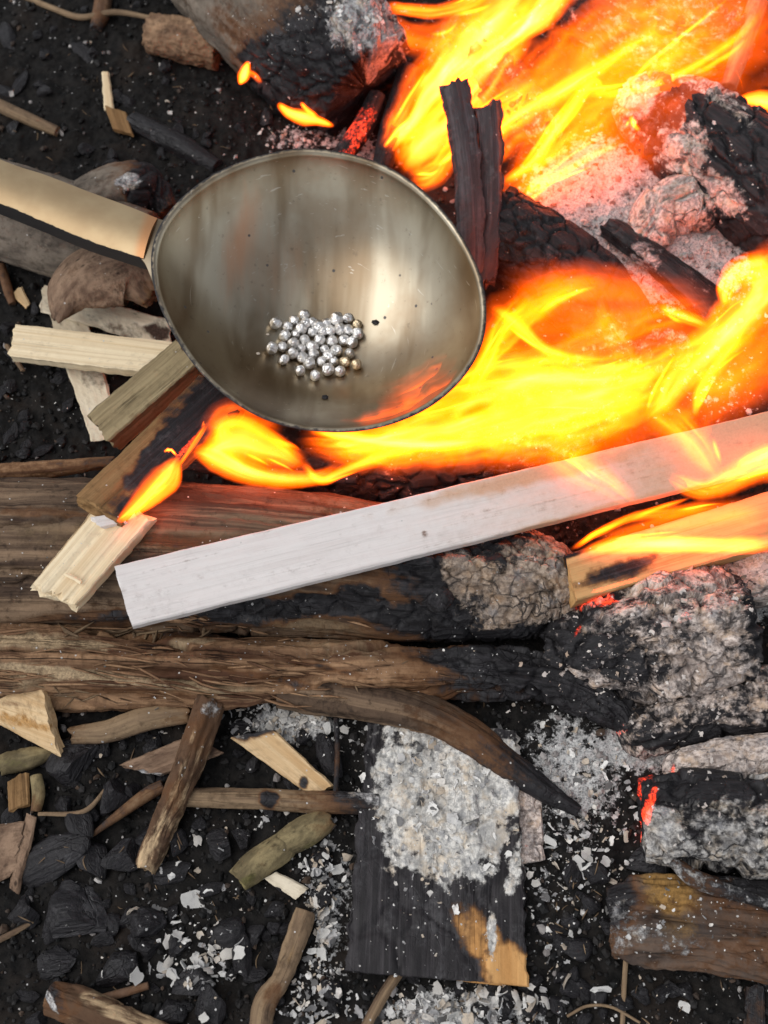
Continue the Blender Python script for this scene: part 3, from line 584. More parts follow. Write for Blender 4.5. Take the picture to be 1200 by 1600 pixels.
tag(board('birch_sheet', (62, 452, 16), (142, 690, 14), (190, 680, 14), (128, 470, 20), 5, M['birch'], seed=127, lump=4, fine=1, rag=9, spots=[('tint', 150, 590, 30, 30, 0, .5), ('tint', 90, 500, 20, 12, 0, .5)]), 'cream bark sheet running down under the ridged pine strip', 'bark sheet')
tag(board('birch_sheet', (70, 444, 22), (262, 498, 34), (268, 545, 30), (62, 486, 22), 6, M['birch'], seed=128, lump=5, fine=1, rag=9, spots=[('tint', 200, 520, 60, 14, 5, .5), ('tint', 250, 516, 20, 20, 0, .6)]), 'cream bark sheet lying below the domed bark piece', 'bark sheet')
tag(board('bark_flake', (18, 460, 12), (40, 482, 10), (46, 474, 10), (34, 446, 12), 4, M['chip'], step=2, rag=3), 'small tan flake at the corner of the cream bark sheets', 'wood flake')
# domed bark piece: half shell
def dome(name, label, cat, quad, arch, thick, mat, **kw):
    return tag(board(name, *quad, thick, mat, crown=arch, **kw), label, cat)
tag(log('bark_piece', [(88, 500, 72, 8), (112, 455, 84, 44), (160, 428, 92, 62), (215, 425, 92, 60), (250, 455, 84, 36)], M['bark'], seed=131, flat=.5, lump=5, ridge=2, fine=1.6, rag=10, capn=5, spots=[('char', 240, 455, 24, 50, 20, .25), ('tint', 245, 470, 30, 30, 0, .5)]),
    'domed pitted brown bark piece tucked beside the spoon', 'bark piece')
tag(log('bark_strip', [(-60, 740, 96, 13, .2), (80, 732, 98, 14, .2), (178, 722, 96, 9, .4)], M['rotten'], step=2.2, ridge=4, fine=1.5, rag=6), 'dark thin bark strip along the far side of the thick log', 'bark strip')
tag(log('splinter_strip', [(270, 722, 88, 8, .7), (400, 742, 96, 10, .8), (560, 748, 100, 9, .9)], M['rotten'], step=2.4, ridge=3, fine=1, rag=6), 'thin charred strip under the flame below the spoon', 'bark strip')

# ------------------------------------------------------------------ small wood, upper left
tag(log('root', [(36, -6, 10, 4.5), (80, 12, 12, 4.6), (126, 27, 14, 4.8), (180, 19, 18, 4.6), (236, 28, 24, 3.6)], M['tanstick'], step=1.6, ridge=.6), 'thin wavy tan root along the top left soil', 'root')
tag(log('twig', [(-30, 152, 9, 10), (40, 184, 10, 10), (90, 206, 8, 8)], M['tanstick'], step=2, ridge=1.4, rag=5, capn=2), 'tan twig on dark soil at the left edge above the handle', 'twig')
tag(board('wood_sliver', (158, 112, 14), (163, 172, 14), (178, 168, 14), (170, 112, 14), 7, M['pine'], step=2, rag=4, ridge=1), 'upright cream sliver on the dark soil at the upper left', 'splinter')
tag(board('wood_chip', (163, 164, 18), (176, 200, 18), (208, 210, 16), (198, 176, 18), 8, M['brown'], step=2, rag=4), 'small brown square chip against the cream sliver', 'wood chip')
tag(log('charcoal_stick', [(205, 190, 8, 17, 1), (270, 222, 9, 18, 1), (340, 262, 6, 13, 1)], M['charcoal'], step=2.4, ridge=3, lump=4, rag=6), 'dark charcoal stick half sunk in the soil right of the brown chip', 'charcoal')
tag(log('dark_twig', [(165, -20, 10, 12, .3), (158, 20, 11, 13, .3), (150, 46, 8, 9, .5)], M['bark'], step=2.2, ridge=2, rag=4), 'short dark stub under the wavy root', 'twig')
tag(log('twig', [(2, 415, 14, 7, .4), (12, 450, 14, 8, .4), (20, 475, 10, 6, .4)], M['bark'], step=2, ridge=1), 'dark twig at the left edge below the grey log', 'twig')
tag(board('wood_splinter', (6, 540, 14), (32, 580, 12), (39, 577, 12), (12, 536, 14), 5, M['tanstick'], step=1.8, rag=3), 'pale splinter on the soil left of the cream pine strip', 'splinter')
# lower left
tag(board('curved_chip', (-30, 1068, 50), (66, 1072, 62), (96, 1186, 26), (-40, 1112, 26), 16, M['chip'], seed=141, crown=10, lump=3, ridge=1.5, fine=.5, rag=5, capn=2, spots=[('tint', 40, 1130, 60, 9, 14, .6), ('tint', 30, 1110, 60, 7, 10, .35), ('char', 20, 1100, 30, 5, 0, .2)]), 'thick cream and orange wood chip at the left edge below the rotten log', 'wood chip')
tag(log('mossy_chip', [(0, 1196, 14, 14), (40, 1186, 16, 17), (84, 1176, 14, 9)], M['moss'], step=2.2, lump=4, fine=2, rag=4, spots=[('tint', 20, 1195, 30, 12, 0, .4)]), 'mossy stub beneath the cream and orange chip', 'wood stub')
tag(log('bent_stick', [(112, 1148, 22, 12, .2), (170, 1142, 26, 17), (230, 1122, 30, 17), (296, 1112, 30, 15, .3)], M['tanstick'], seed=143, step=2.2, split=4, fine=.8, ridge=3, lump=3, rag=8, capn=3), 'grey-tan bent stick just below the rotten log', 'stick')
tag(board('bark_chip', (182, 1196, 20), (300, 1148, 28), (350, 1178, 24), (250, 1212, 18), 10, M['bark'], step=2.2, lump=4, ridge=2, fine=1, rag=8, spots=[('ash', 225, 1212, 40, 8, 4, .9)]), 'flat brown bark chip with an ashy lower edge', 'bark chip')
tag(log('bark_stick', [(330, 1096, 44, 25, .1, .2), (308, 1160, 40, 25), (288, 1215, 36, 24), (255, 1290, 26, 22), (226, 1356, 18, 18)], M['barkpale'], seed=145, step=2.0, split=5, gouge=6, lump=4, ridge=4, fine=2.2, rag=7, capn=3, spots=[('char', 312, 1145, 24, 44, 20, .3), ('char', 270, 1240, 20, 30, 20, .25), ('ash', 330, 1110, 18, 16, 0, .5)]), 'rough peeling brown stick leaning down from the rotten log', 'stick')
tag(log('dark_splinter', [(140, 1308, 12, 3, .5), (185, 1274, 16, 8, .35), (230, 1242, 18, 11, .3), (256, 1228, 20, 10, .4)], M['tanstick'], step=2, ridge=2), 'pointed dark splinter left of the peeling brown stick', 'splinter')
tag(log('straight_stick', [(285, 1247, 20, 14), (400, 1249, 21, 16), (480, 1253, 22, 17, .2), (530, 1254, 22, 17, .5, .1), (592, 1256, 20, 15, .8, .6)], M['tanstick'], seed=147, step=2.0, split=3, ridge=3, lump=2.2, fine=.8, capn=2, ashlump=4, spots=[('char', 420, 1250, 15, 15, 0, .9)]), 'straight brown stick with a black knot pointing at the burnt plank', 'stick')
tag(board('burnt_chip', (358, 1152, 28), (482, 1242, 20), (522, 1228, 20), (428, 1140, 30), 12, M['chip'], seed=148, ridge=1, lump=2, fine=.5, rag=4, capn=2, spots=[('char', 395, 1138, 50, 14, -4, 1.0), ('char', 475, 1222, 7, 9, 0, .7), ('ash', 370, 1146, 14, 10, 0, .4)]), 'pale flat chip with a scorched top, above the straight brown stick', 'wood chip')
t = thing('mossy_stick', 'broken yellow-green mossy stick below the straight brown stick', 'stick', P(440, 1335, 0))
log('lower_half', [(374, 1374, 16, 20), (400, 1352, 18, 25), (440, 1325, 18, 24), (452, 1316, 18, 20)], M['moss'], parent=t, seed=149, step=2, lump=3, fine=1.2, rag=6, capn=4, spots=[('tint', 385, 1376, 26, 14, -30, .5)])
log('upper_half', [(440, 1322, 19, 20), (470, 1304, 20, 25), (500, 1288, 18, 22, .2, .2), (516, 1278, 16, 16, .4, .4)], M['moss'], parent=t, seed=150, step=2, lump=3, fine=1.2, rag=6, capn=3, spots=[('tint', 490, 1322, 20, 10, -30, .5)])
tag(board('cream_chip', (412, 1372, 12), (462, 1404, 10), (482, 1388, 10), (432, 1362, 12), 8, M['birch'], step=2, lump=3, fine=1, rag=5), 'small cream chip beside the mossy stick', 'wood chip')
tag(log('crooked_twig', [(478, 1424, 18, 15), (458, 1482, 20, 19), (440, 1530, 20, 17), (412, 1572, 18, 20), (402, 1640, 16, 17)], M['tanstick'], seed=151, step=2.0, split=3, gouge=3, lump=5, ridge=3, fine=1.4, capn=3, spots=[('char', 428, 1560, 20, 24, 20, .35), ('tint', 455, 1490, 10, 20, 20, .5)]), 'crooked knobbly tan twig near the bottom centre', 'twig')
tag(log('knotted_stick', [(80, 1560, 20, 26, .3), (130, 1576, 22, 30), (200, 1602, 22, 27), (290, 1640, 20, 27)], M['barkpale'], seed=152, step=2.0, split=4, gouge=3, lump=4, ridge=3, fine=1.4, capn=3, spots=[('char', 88, 1560, 12, 34, -20, .4), ('ash', 76, 1562, 6, 30, -20, .8), ('char', 118, 1578, 12, 14, 0, .3)]), 'thick tan stick with a knot and pale burnt rim at the bottom left', 'stick')
tag(log('dark_twig', [(150, 1562, 12, 6, .3), (190, 1552, 13, 7, .3), (232, 1540, 12, 6, .3)], M['bark'], step=2, ridge=1), 'dark forked twig above the thick knotted stick', 'twig')
tag(log('twig', [(-20, 1478, 8, 5), (20, 1458, 10, 5), (52, 1440, 8, 3)], M['tanstick'], step=1.8, ridge=1), 'thin brown twig at the left edge near the bottom', 'twig')
tag(board('bark_chip', (-20, 1290, 16), (40, 1284, 20), (14, 1372, 14), (-20, 1384, 12), 8, M['bark'], step=2.2, lump=3, ridge=2, rag=6), 'brown bark flake at the left edge among the charcoal', 'bark chip')
tag(board('bark_chip', (40, 1270, 18), (14, 1390, 10), (28, 1396, 10), (58, 1276, 18), 9, M['bark'], step=2.2, lump=3, ridge=2, rag=5), 'narrow brown bark strip right of the bark flake at the left edge', 'bark chip')
tag(board('bark_chip', (10, 1222, 18), (12, 1268, 16), (46, 1256, 18), (44, 1206, 20), 8, M['brown'], step=2.2, lump=3, rag=5), 'dull brown square chip above the bark flake at the left edge', 'bark chip')
tag(log('small_stick', [(56, 1212, 18, 9), (60, 1240, 18, 10, .1), (56, 1268, 14, 8, .3)], M['moss'], step=2, ridge=1), 'short yellowish stick beside the dull square chip', 'stick')
tag(log('dark_twig', [(525, 1122, 26, 4, .6), (527, 1180, 26, 4, .6), (524, 1240, 22, 4, .6)], M['bark'], step=1.8), 'thin black twig beside the grey ash heap', 'twig')
tag(log('twig', [(622, 1520, 8, 9, .1), (596, 1560, 10, 9, .1), (562, 1625, 10, 9, .1)], M['tanstick'], step=2, ridge=1.2), 'grey twig poking from under the bottom of the burnt plank', 'twig')
tag(log('thin_stalk', [(978, 1498, 8, 4), (975, 1545, 9, 4), (972, 1620, 8, 4)], M['tanstick'], step=1.6), 'thin upright stalk below the bark slab', 'stalk')
tag(log('thin_stalk', [(886, 1588, 8, 2.4), (918, 1572, 12, 2.4), (956, 1574, 12, 2.4), (1000, 1598, 8, 2.2)], M['tanstick'], step=1.4), 'arched hair-thin stalk at the bottom right', 'stalk')
tag(log('thin_stalk', [(168, 1230, 20, 3), (130, 1268, 20, 4), (60, 1272, 18, 3)], M['tanstick'], step=1.6), 'thin stalk across the charcoal at the left', 'stalk')
tag(board('charcoal_stick', (1166, 1540, 10), (1160, 1640, 10), (1200, 1640, 10), (1196, 1540, 10), 12, M['charcoal'], char=(.6, .6), ridge=2, fine=1, rag=6), 'dark grey stick end at the bottom right corner', 'charcoal')
# the burnt plank
tag(board('burnt_plank', (572, 1128, 26), (538, 1516, 22), (826, 1541, 22), (806, 1140, 26), 16, M['plank'], edge=7, seed=161, ridge=1.5, lump=2.5, fine=1.1, crack=4, ashlump=11, rag=3, split=3, capn=2, char=(1, .95), crackscale=(.9, 1.4), ridgefreq=3,
    spots=[('ash', 700, 1230, 130, 120, 0, 1.1), ('ash', 700, 1330, 90, 50, 0, .55), ('ash', 805, 1370, 14, 40, 20, .7), ('char', 800, 1518, 54, 46, 35, -.95), ('char', 736, 1450, 34, 46, -25, -.72), ('char', 768, 1480, 20, 30, 0, -.35), ('tint', 700, 1430, 40, 20, 0, .3), ('char', 818, 1535, 26, 34, 0, -.5), ('ash', 768, 1470, 9, 40, 0, .8), ('ash', 560, 1300, 20, 140, 0, -1)]),
    'square burnt plank covered in white ash above and black below, orange wood at one corner', 'plank')
tag(board('ash_sliver', (808, 1212, 14), (812, 1350, 14), (850, 1345, 12), (846, 1222, 12), 8, M['ashlog'], ash=(1, 1), char=(.5, .5), lump=3, fine=1.5, rag=5, spots=[('ember', 828, 1322, 14, 4, 0, .3)]), 'smooth lilac-grey ash sliver along the right side of the burnt plank', 'ash piece')

MARKS = [(60, 1128, 'curved orange chip'), (200, 1135, 'bent stick'), (270, 1235, 'peeling stick'), (225, 1352, 'tip of the peeling stick'), (440, 1190, 'scorched chip'), (430, 1252, 'straight stick'), (440, 1335, 'mossy stick'), (450, 1385, 'cream chip'), (455, 1490, 'crooked twig'), (408, 1590, 'crooked twig foot'),
         (160, 1590, 'knotted stick'), (190, 1552, 'forked twig'), (110, 1432, 'flat black slab'), (232, 1446, 'round charcoal disc'), (70, 1345, 'ridged charcoal piece'), (15, 1330, 'bark flake'), (20, 1460, 'thin brown twig'), (190, 1275, 'pointed splinter'), (300, 1500, 'ash flake cluster'), (345, 1320, 'middle charcoal lump'),
         (600, 1560, 'grey twig'), (720, 1575, 'heap of flakes'), (830, 1530, 'orange plank corner'), (938, 1550, 'oval white flake'), (975, 1545, 'upright stalk'), (1080, 1530, 'bark slab edge'), (1180, 1580, 'grey corner stick'), (900, 1420, 'left end of the slab'), (850, 1300, 'lilac ash sliver'), (540, 1160, 'thin black twig'), (560, 1400, 'left edge of the plank'),
         (45, 180, 'tan twig'), (165, 140, 'cream sliver'), (270, 222, 'half sunk charcoal stick'), (180, 20, 'wavy root'), (290, 62, 'crumbly brown stub'), (200, 290, 'burnt branch stub'), (384, 118, 'round little flame'), (60, 500, 'bark sheet corner'), (22, 560, 'pale splinter'), (120, 620, 'long bark sheet'), (60, 725, 'thin bark strip'), (20, 440, 'dark edge twig')]
def beside(px, py):
    m = min(MARKS, key=lambda q: (q[0] - px) ** 2 + (q[1] - py) ** 2); dx, dy = px - m[0], py - m[1]
    return (('left of' if dx < 0 else 'right of') if abs(dx) > abs(dy) else ('above' if dy < 0 else 'below')) + ' the ' + m[2]

# ------------------------------------------------------------------ charcoal pieces
def lump_mesh(seed, cuts=9, sub=2, el=1.0):
    import bmesh
    bm = bmesh.new(); bmesh.ops.create_icosphere(bm, subdivisions=sub, radius=1)
    V = np.array([v.co[:] for v in bm.verts]); F = np.array([[v.index for v in f.verts] for f in bm.faces]); bm.free()
    r = np.random.default_rng(seed)
    for _ in range(cuts):
        n = norm(r.normal(size=3)); d = r.uniform(.45, .8)
        V = V - np.outer(np.maximum(V @ n - d, 0), n)
    V = V * (1 + .07 * fbm(V * 3, 2, seed))[:, None]; V[:, 0] *= el
    return V, F
LUMPS = [lump_mesh(s, 9, 3, e) for s, e in zip(range(300, 310), (1, 1.5, 1.2, 2.0, 1, 1.6, 1.3, 2.4, 1.1, 1.8))]
lumpme = []
for k, (V, F) in enumerate(LUMPS):
    a = {n: np.zeros(len(V)) for n in ('char', 'ash', 'ember', 'tint')}; a['char'] += 1; a['grain'] = V * .25 + k * 3
    o = mesh('charcoal_piece', V, None, F, a, M['charcoal'], True, 28, origin=np.zeros(3)); lumpme.append(o.data); bpy.data.objects.remove(o)
def place_lump(px, py, size, k, rot, squash, label, group=None, name='charcoal_piece', zadd=0):
    p = P(px, py, 8); s = size * depth(p) / FPX
    o = bpy.data.objects.new(name, lumpme[k]); COL.objects.link(o)
    o.location = (p[0], p[1], float(gz(p)[0]) + s * squash * .45 + zadd * U); o.scale = (s, s, s * squash)
    o.rotation_euler = (random.uniform(-.25, .25), random.uniform(-.25, .25), math.radians(rot))
    return tag(o, label, 'charcoal', group)
for a in [(112, 1196, 42, 1, 65, .6, 'large matte charcoal block below the bent stick'), (70, 1345, 34, 7, 25, .5, 'long ridged charcoal piece beside the narrow bark strip'), (126, 1288, 22, 3, -70, .6, 'smooth dark grey charcoal finger beneath the thin stalk'),
          (142, 1340, 27, 3, -80, .55, 'upright charcoal finger right of the ridged charcoal piece'), (110, 1432, 52, 1, 8, .35, 'broad flat black charcoal slab at the lower left'), (38, 1428, 30, 4, 40, .6, 'rounded charcoal lump at the left edge below the ridged piece'),
          (232, 1446, 31, 0, 20, .55, 'round charcoal disc right of the broad black slab'), (190, 1510, 30, 5, 35, .6, 'greenish black charcoal lump above the dark forked twig'), (176, 1240, 30, 6, 80, .7, 'ash-streaked charcoal lump left of the pointed splinter'),
          (300, 1540, 30, 2, 10, .6, 'charcoal lump above the right part of the knotted stick'), (330, 1575, 26, 3, 75, .6, 'split charcoal piece at the bottom left of the crooked twig'), (352, 1455, 28, 8, 10, .5, 'charcoal lump left of the crooked twig'),
          (345, 1320, 30, 4, 0, .5, 'charcoal lump between the peeling stick and the mossy stick'), (196, 1330, 34, 6, 40, .6, 'dull charcoal lump left of the lower end of the peeling stick'), (270, 1580, 24, 5, 30, .6, 'charcoal lump beside the forked twig'),
          (85, 1505, 24, 9, 15, .5, 'brownish charcoal bit above the knotted stick end'), (1010, 1350, 30, 2, 0, .6, 'black lump under the cracked log left end'), (900, 1480, 24, 8, 0, .5, 'pitted grey lump left of the bark slab')]:
    place_lump(*a[:6], a[6])
cand = [(rng.uniform(0, 520), rng.uniform(1130, 1600)) for _ in range(95)] + [(rng.uniform(520, 1200), rng.uniform(1500, 1600)) for _ in range(22)] + [(rng.uniform(840, 960), rng.uniform(1350, 1600)) for _ in range(16)] \
    + [(rng.uniform(0, 420), rng.uniform(0, 300)) for _ in range(40)] + [(rng.uniform(0, 140), rng.uniform(480, 720)) for _ in range(22)]
for (px, py) in cand:
    sz = rng.uniform(7, 13) if py < 800 else rng.uniform(8, 19)
    place_lump(px, py, sz, int(rng.integers(0, 10)), rng.uniform(0, 360), rng.uniform(.5, .8), ('tiny' if sz < 10 else 'small' if sz < 14 else 'chunky') + ' black charcoal bit ' + beside(px, py), 'charcoal bits on the soil', 'charcoal_bit')

# ------------------------------------------------------------------ crumbs and ash flakes (stuff)
def ico():
    import bmesh
    bm = bmesh.new(); bmesh.ops.create_icosphere(bm, subdivisions=1, radius=1)
    V = np.array([v.co[:] for v in bm.verts]); F = np.array([[v.index for v in f.verts] for f in bm.faces]); bm.free(); return V, F
IV, IF = ico()
def crumbs(name, n, box, size, mat):
    x = rng.uniform(box[0], box[2], n); y = rng.uniform(box[1], box[3], n)
    p = P(x, y, 6); h, _ = ground_h(p[:, 0], p[:, 1])
    s = size[0] + (size[1] - size[0]) * rng.random(n) ** 3
    sc = s[:, None] * rng.uniform(.55, 1.25, (n, 3)) * U
    ang = rng.uniform(0, 2 * math.pi, n); c, sn = np.cos(ang), np.sin(ang)
    V = IV[None] * rng.uniform(.65, 1.25, (n, len(IV), 1)) * sc[:, None]
    X = V[..., 0] * c[:, None] - V[..., 1] * sn[:, None]; Y = V[..., 0] * sn[:, None] + V[..., 1] * c[:, None]
    W = np.stack([X + p[:, 0, None], Y + p[:, 1, None], V[..., 2] + (h + s * U * .3)[:, None]], -1)
    F = IF[None] + (np.arange(n) * len(IV))[:, None, None]
    tv = rng.random(n); tv = np.where((ashfield(x, y) > .35 + .3 * rng.random(n)), .965 + .035 * tv, tv); tint = np.repeat(tv, len(IV))
    return tag(mesh(name, W.reshape(-1, 3), None, F.reshape(-1, 3), dict(tint=tint), mat, False, origin=np.zeros(3)), kind='stuff')
crumbs('soil_crumbs', 15000, (-60, -60, 1260, 1660), (1.6, 7.5), M['crumb'])

bpy.context.view_layer.update()
DG = bpy.context.evaluated_depsgraph_get()
def hit(px, py):
    d = FWD + np.array([1, 0, 0]) * (px - 600) / FPX + UPV * (800 - py) / FPX
    ok, loc, nrm, _, ob, _ = SC.ray_cast(DG, Vector(CAM), Vector(d).normalized())
    return (np.array(loc), np.array(nrm), ob) if ok else (None, None, None)

FG = 4
def flake_shape(n):
    """curled, torn little sheets on a grid of FG x FG points"""
    u, v = np.meshgrid(np.linspace(-1, 1, FG), np.linspace(-1, 1, FG), indexing='ij')
    k = np.maximum(np.abs(u), np.abs(v)) / np.maximum(np.sqrt(u ** 2 + v ** 2), .01)     # half way to round
    q = .5 + .5 * k
    u = (u * q)[None] + rng.normal(0, .17, (n, FG, FG)); v = (v * q)[None] * rng.uniform(.22, 1, (n, 1, 1)) + rng.normal(0, .13, (n, FG, FG))
    z = rng.uniform(-.4, .4, (n, 1, 1)) * u ** 2 + rng.uniform(-.3, .3, (n, 1, 1)) * v ** 2 + rng.normal(0, .10, (n, FG, FG))
    return np.stack([u, v, z], -1).reshape(n, FG * FG, 3)
FN = FG * FG
FQ = np.array([[i * FG + j, (i + 1) * FG + j, (i + 1) * FG + j + 1, i * FG + j + 1] for i in range(FG - 1) for j in range(FG - 1)])
FB = [j for j in range(FG)] + [i * FG + FG - 1 for i in range(1, FG)] + [(FG - 1) * FG + j for j in range(FG - 2, -1, -1)] + [i * FG for i in range(FG - 2, 0, -1)]
FF = np.concatenate([FQ, FQ[:, ::-1] + FN, np.array([[FB[k], FB[k] + FN, FB[(k + 1) % len(FB)] + FN, FB[(k + 1) % len(FB)]] for k in range(len(FB))])])
def flakes(name, blobs, mat, tintbias=0, thick=.0, lift=.6):
    pos, nr, sz = [], [], []
    for (cx, cy, rx, ry, n, s0, s1, on) in blobs:
        for _ in range(n):
            px, py = cx + rng.normal() * rx, cy + rng.normal() * ry
            if not (-20 < px < 1220 and -20 < py < 1620): continue
            l, nn, ob = hit(px, py)
            if l is None or nn[2] < .3 or (on and not ob.name.startswith(on)) or (on is None and ob.name.startswith(('white_', 'burning_', 'charred_stick'))): continue
            pos.append(l); nr.append(nn); sz.append((s0 + (s1 - s0) * rng.random() ** 3.6) * U)
    n = len(pos); pos, nr, sz = np.array(pos), np.array(nr), np.array(sz)
    S = flake_shape(n) * sz[:, None, None]
    nz = norm(nr + rng.normal(0, .38, (n, 3))); a = norm(np.cross(nz, rng.normal(size=(n, 3)))); b = np.cross(nz, a)
    W = S[..., :1] * a[:, None] + S[..., 1:2] * b[:, None] + S[..., 2:] * nz[:, None] + (pos + nr * (sz * lift * rng.uniform(.2, .8, n))[:, None])[:, None]
    W2 = W - nz[:, None] * (sz * .12)[:, None, None]
    base = (np.arange(n) * 2 * FN)[:, None, None]
    V = np.concatenate([W, W2], 1).reshape(-1, 3)
    tint = np.repeat(np.clip(rng.random(n) + tintbias, 0, 1), 2 * FN)
    return tag(mesh(name, V, (FF[None] + base).reshape(-1, 4), None, dict(tint=tint), mat, True, 50, origin=np.zeros(3)), kind='stuff')

GROUND, PLANK, LOGS = ('ground', 'soil_crumbs', 'charcoal'), ('burnt_plank',), None
flakes('ash_flakes', [
    (300, 1480, 50, 50, 84, 1.5, 7.65, GROUND), (330, 1510, 26, 24, 56, 2, 8.5, GROUND), (305, 1400, 40, 50, 42, 1, 6.8, GROUND), (410, 1280, 60, 25, 56, 1, 6.8, GROUND), (500, 1340, 22, 40, 84, 1.5, 7.65, GROUND), (500, 1440, 18, 60, 210, 1.5, 8.5, GROUND), (480, 1560, 36, 30, 182, 1.5, 8.5, GROUND),
    (720, 1578, 60, 20, 210, 1.5, 10.2, GROUND), (640, 1565, 50, 24, 28, 1.5, 8.5, GROUND), (860, 1450, 50, 80, 100, 1, 6.8, GROUND), (860, 1330, 60, 50, 218, 1, 6.8, GROUND), (850, 1190, 90, 60, 319, 1, 6.8, GROUND), (930, 1260, 50, 60, 218, 1, 6.8, GROUND), (450, 1120, 50, 20, 280, 1.5, 8.5, GROUND),
    (900, 1560, 200, 50, 84, 0.75, 5.1, GROUND), (190, 1400, 160, 140, 70, 0.7, 2.89, GROUND), (550, 1180, 30, 60, 98, 1, 5.95, GROUND), (150, 120, 160, 110, 60, 0.7, 3.23, GROUND), (330, 180, 60, 50, 19, 1, 4.25, GROUND), (70, 620, 60, 70, 70, 0.7, 2.55, GROUND), (1060, 1560, 120, 40, 70, 0.7, 3.4, GROUND), (700, 1350, 500, 250, 90, 0.7, 2.21, GROUND),
    (560, 34, 36, 20, 210, 1, 6.8, LOGS), (470, 60, 90, 50, 154, 0.7, 2.21, LOGS), (330, 900, 300, 80, 125, 0.7, 1.87, LOGS), (600, 1020, 250, 50, 168, 0.7, 2.04, LOGS), (1060, 1430, 90, 40, 154, 0.7, 3.82, LOGS),
    (690, 1230, 58, 50, 237, 1.5, 8.5, PLANK), (700, 1330, 50, 30, 112, 1, 6.8, PLANK), (690, 1450, 90, 50, 98, 0.7, 2.55, PLANK), (250, 1150, 70, 40, 33, 0.7, 3.4, LOGS)], M['flake'])
flakes('ash_crust', [(1030, 970, 85, 55, 182, 0.75, 5.95, LOGS), (950, 1040, 70, 25, 98, 0.7, 4.25, LOGS), (1000, 1080, 90, 20, 84, 0.7, 4.25, LOGS), (930, 330, 90, 70, 979, 1, 5.95, GROUND), (1060, 430, 90, 50, 489, 1, 5.95, GROUND), (1080, 1125, 80, 30, 84, 0.7, 5.1, LOGS), (1120, 1190, 60, 16, 56, 0.75, 5.1, LOGS), (1100, 1290, 80, 40, 42, 0.7, 4.25, LOGS),
    (800, 920, 50, 40, 56, 0.7, 2.98, LOGS), (1170, 900, 30, 30, 168, 1, 5.95, LOGS), (880, 80, 180, 70, 125, 0.75, 4.25, LOGS), (980, 610, 120, 50, 112, 0.75, 4.25, GROUND), (1080, 240, 60, 50, 84, 0.7, 3.4, LOGS), (500, 215, 60, 16, 140, 1, 5.1, GROUND), (1130, 570, 50, 50, 70, 0.75, 5.1, GROUND)], M['flakewarm'])
# the large pale flakes one can point at, each by itself
flme = []
for k in range(8):
    S = flake_shape(1)[0]; S = np.concatenate([S, S - np.array([0, 0, .1])])
    o = mesh('ash_flake', S, FF, None, dict(tint=np.full(2 * FN, rng.uniform(.35, 1))), M['flake'], True, 50, origin=np.zeros(3)); flme.append(o.data); bpy.data.objects.remove(o)
def big_flake(px, py, s, label, group=None):
    l, nn, ob = hit(px, py)
    if l is None or (group and not ob.name.startswith(('ground', 'soil_crumbs', 'char', 'ash_flakes'))): return
    o = bpy.data.objects.new('ash_flake', flme[int(rng.integers(0, 8))]); COL.objects.link(o)
    o.location = l + nn * (s * .28 + 2) * U; k = s * U; o.scale = (k, k * rng.uniform(.6, 1), k)
    o.rotation_euler = Vector(nn).to_track_quat('Z', 'Y').to_euler(); o.rotation_euler.rotate_axis('Z', rng.uniform(0, 6.28))
    tag(o, label, 'ash flake', group)
for px, py, s, lab in [(938, 1550, 13, 'large oval white ash flake right of the burnt plank corner'), (888, 1532, 12, 'white ash flake under the left end of the yellow-stained slab'), (830, 1572, 9, 'pale flake below the orange corner of the burnt plank'), (684, 1545, 10, 'white curled flake under the lower edge of the burnt plank'),
        (308, 1222 + 90, 9, 'bluish white flake right of the peeling brown stick'), (300, 1405, 15, 'cream ragged flake on the black soil left of the mossy stick'), (210, 1425, 13, 'grey feather-like flake beside the round charcoal disc'), (262, 1470, 11, 'pale flake right of the round charcoal disc'),
        (1070, 1572, 8, 'thin white flake near the bottom right corner'), (265, 178, 5, 'white oval flake on the dark soil above the spoon'), (261, 160, 5, 'upright white flake just above the white oval flake'), (18, 146, 6, 'white flake at the far left above the tan twig'), (540, 1140, 8, 'pale grey flake beside the thin black twig')]:
    big_flake(px, py, s, lab)
for (cx, cy, rx, ry, n, lab, grp) in [(310, 1500, 40, 36, 26, 'pale angular ash flake in the cluster left of the crooked twig', 'ash flakes left of the crooked twig'), (500, 1400, 16, 60, 18, 'grey ash flake in the drift between the crooked twig and the burnt plank', 'ash flakes beside the burnt plank'),
        (740, 1578, 70, 18, 22, 'light grey ash flake in the heap below the burnt plank', 'ash flakes below the burnt plank'), (870, 1330, 50, 60, 22, 'grey ash flake in the gap between the plank and the slab', 'ash flakes right of the burnt plank'), (450, 1120, 40, 16, 16, 'blue-grey ash flake in the heap above the scorched chip', 'ash flakes above the scorched chip')]:
    for _ in range(n):
        fx, fy = cx + rng.normal() * rx, cy + rng.normal() * ry; fs = rng.uniform(6, 11)
        big_flake(fx, fy, fs, ('small ' if fs < 8.5 else 'large ') + lab.split(' in the')[0].split(' beside')[0] + ' lying ' + beside(fx, fy), 'pale ash flakes')

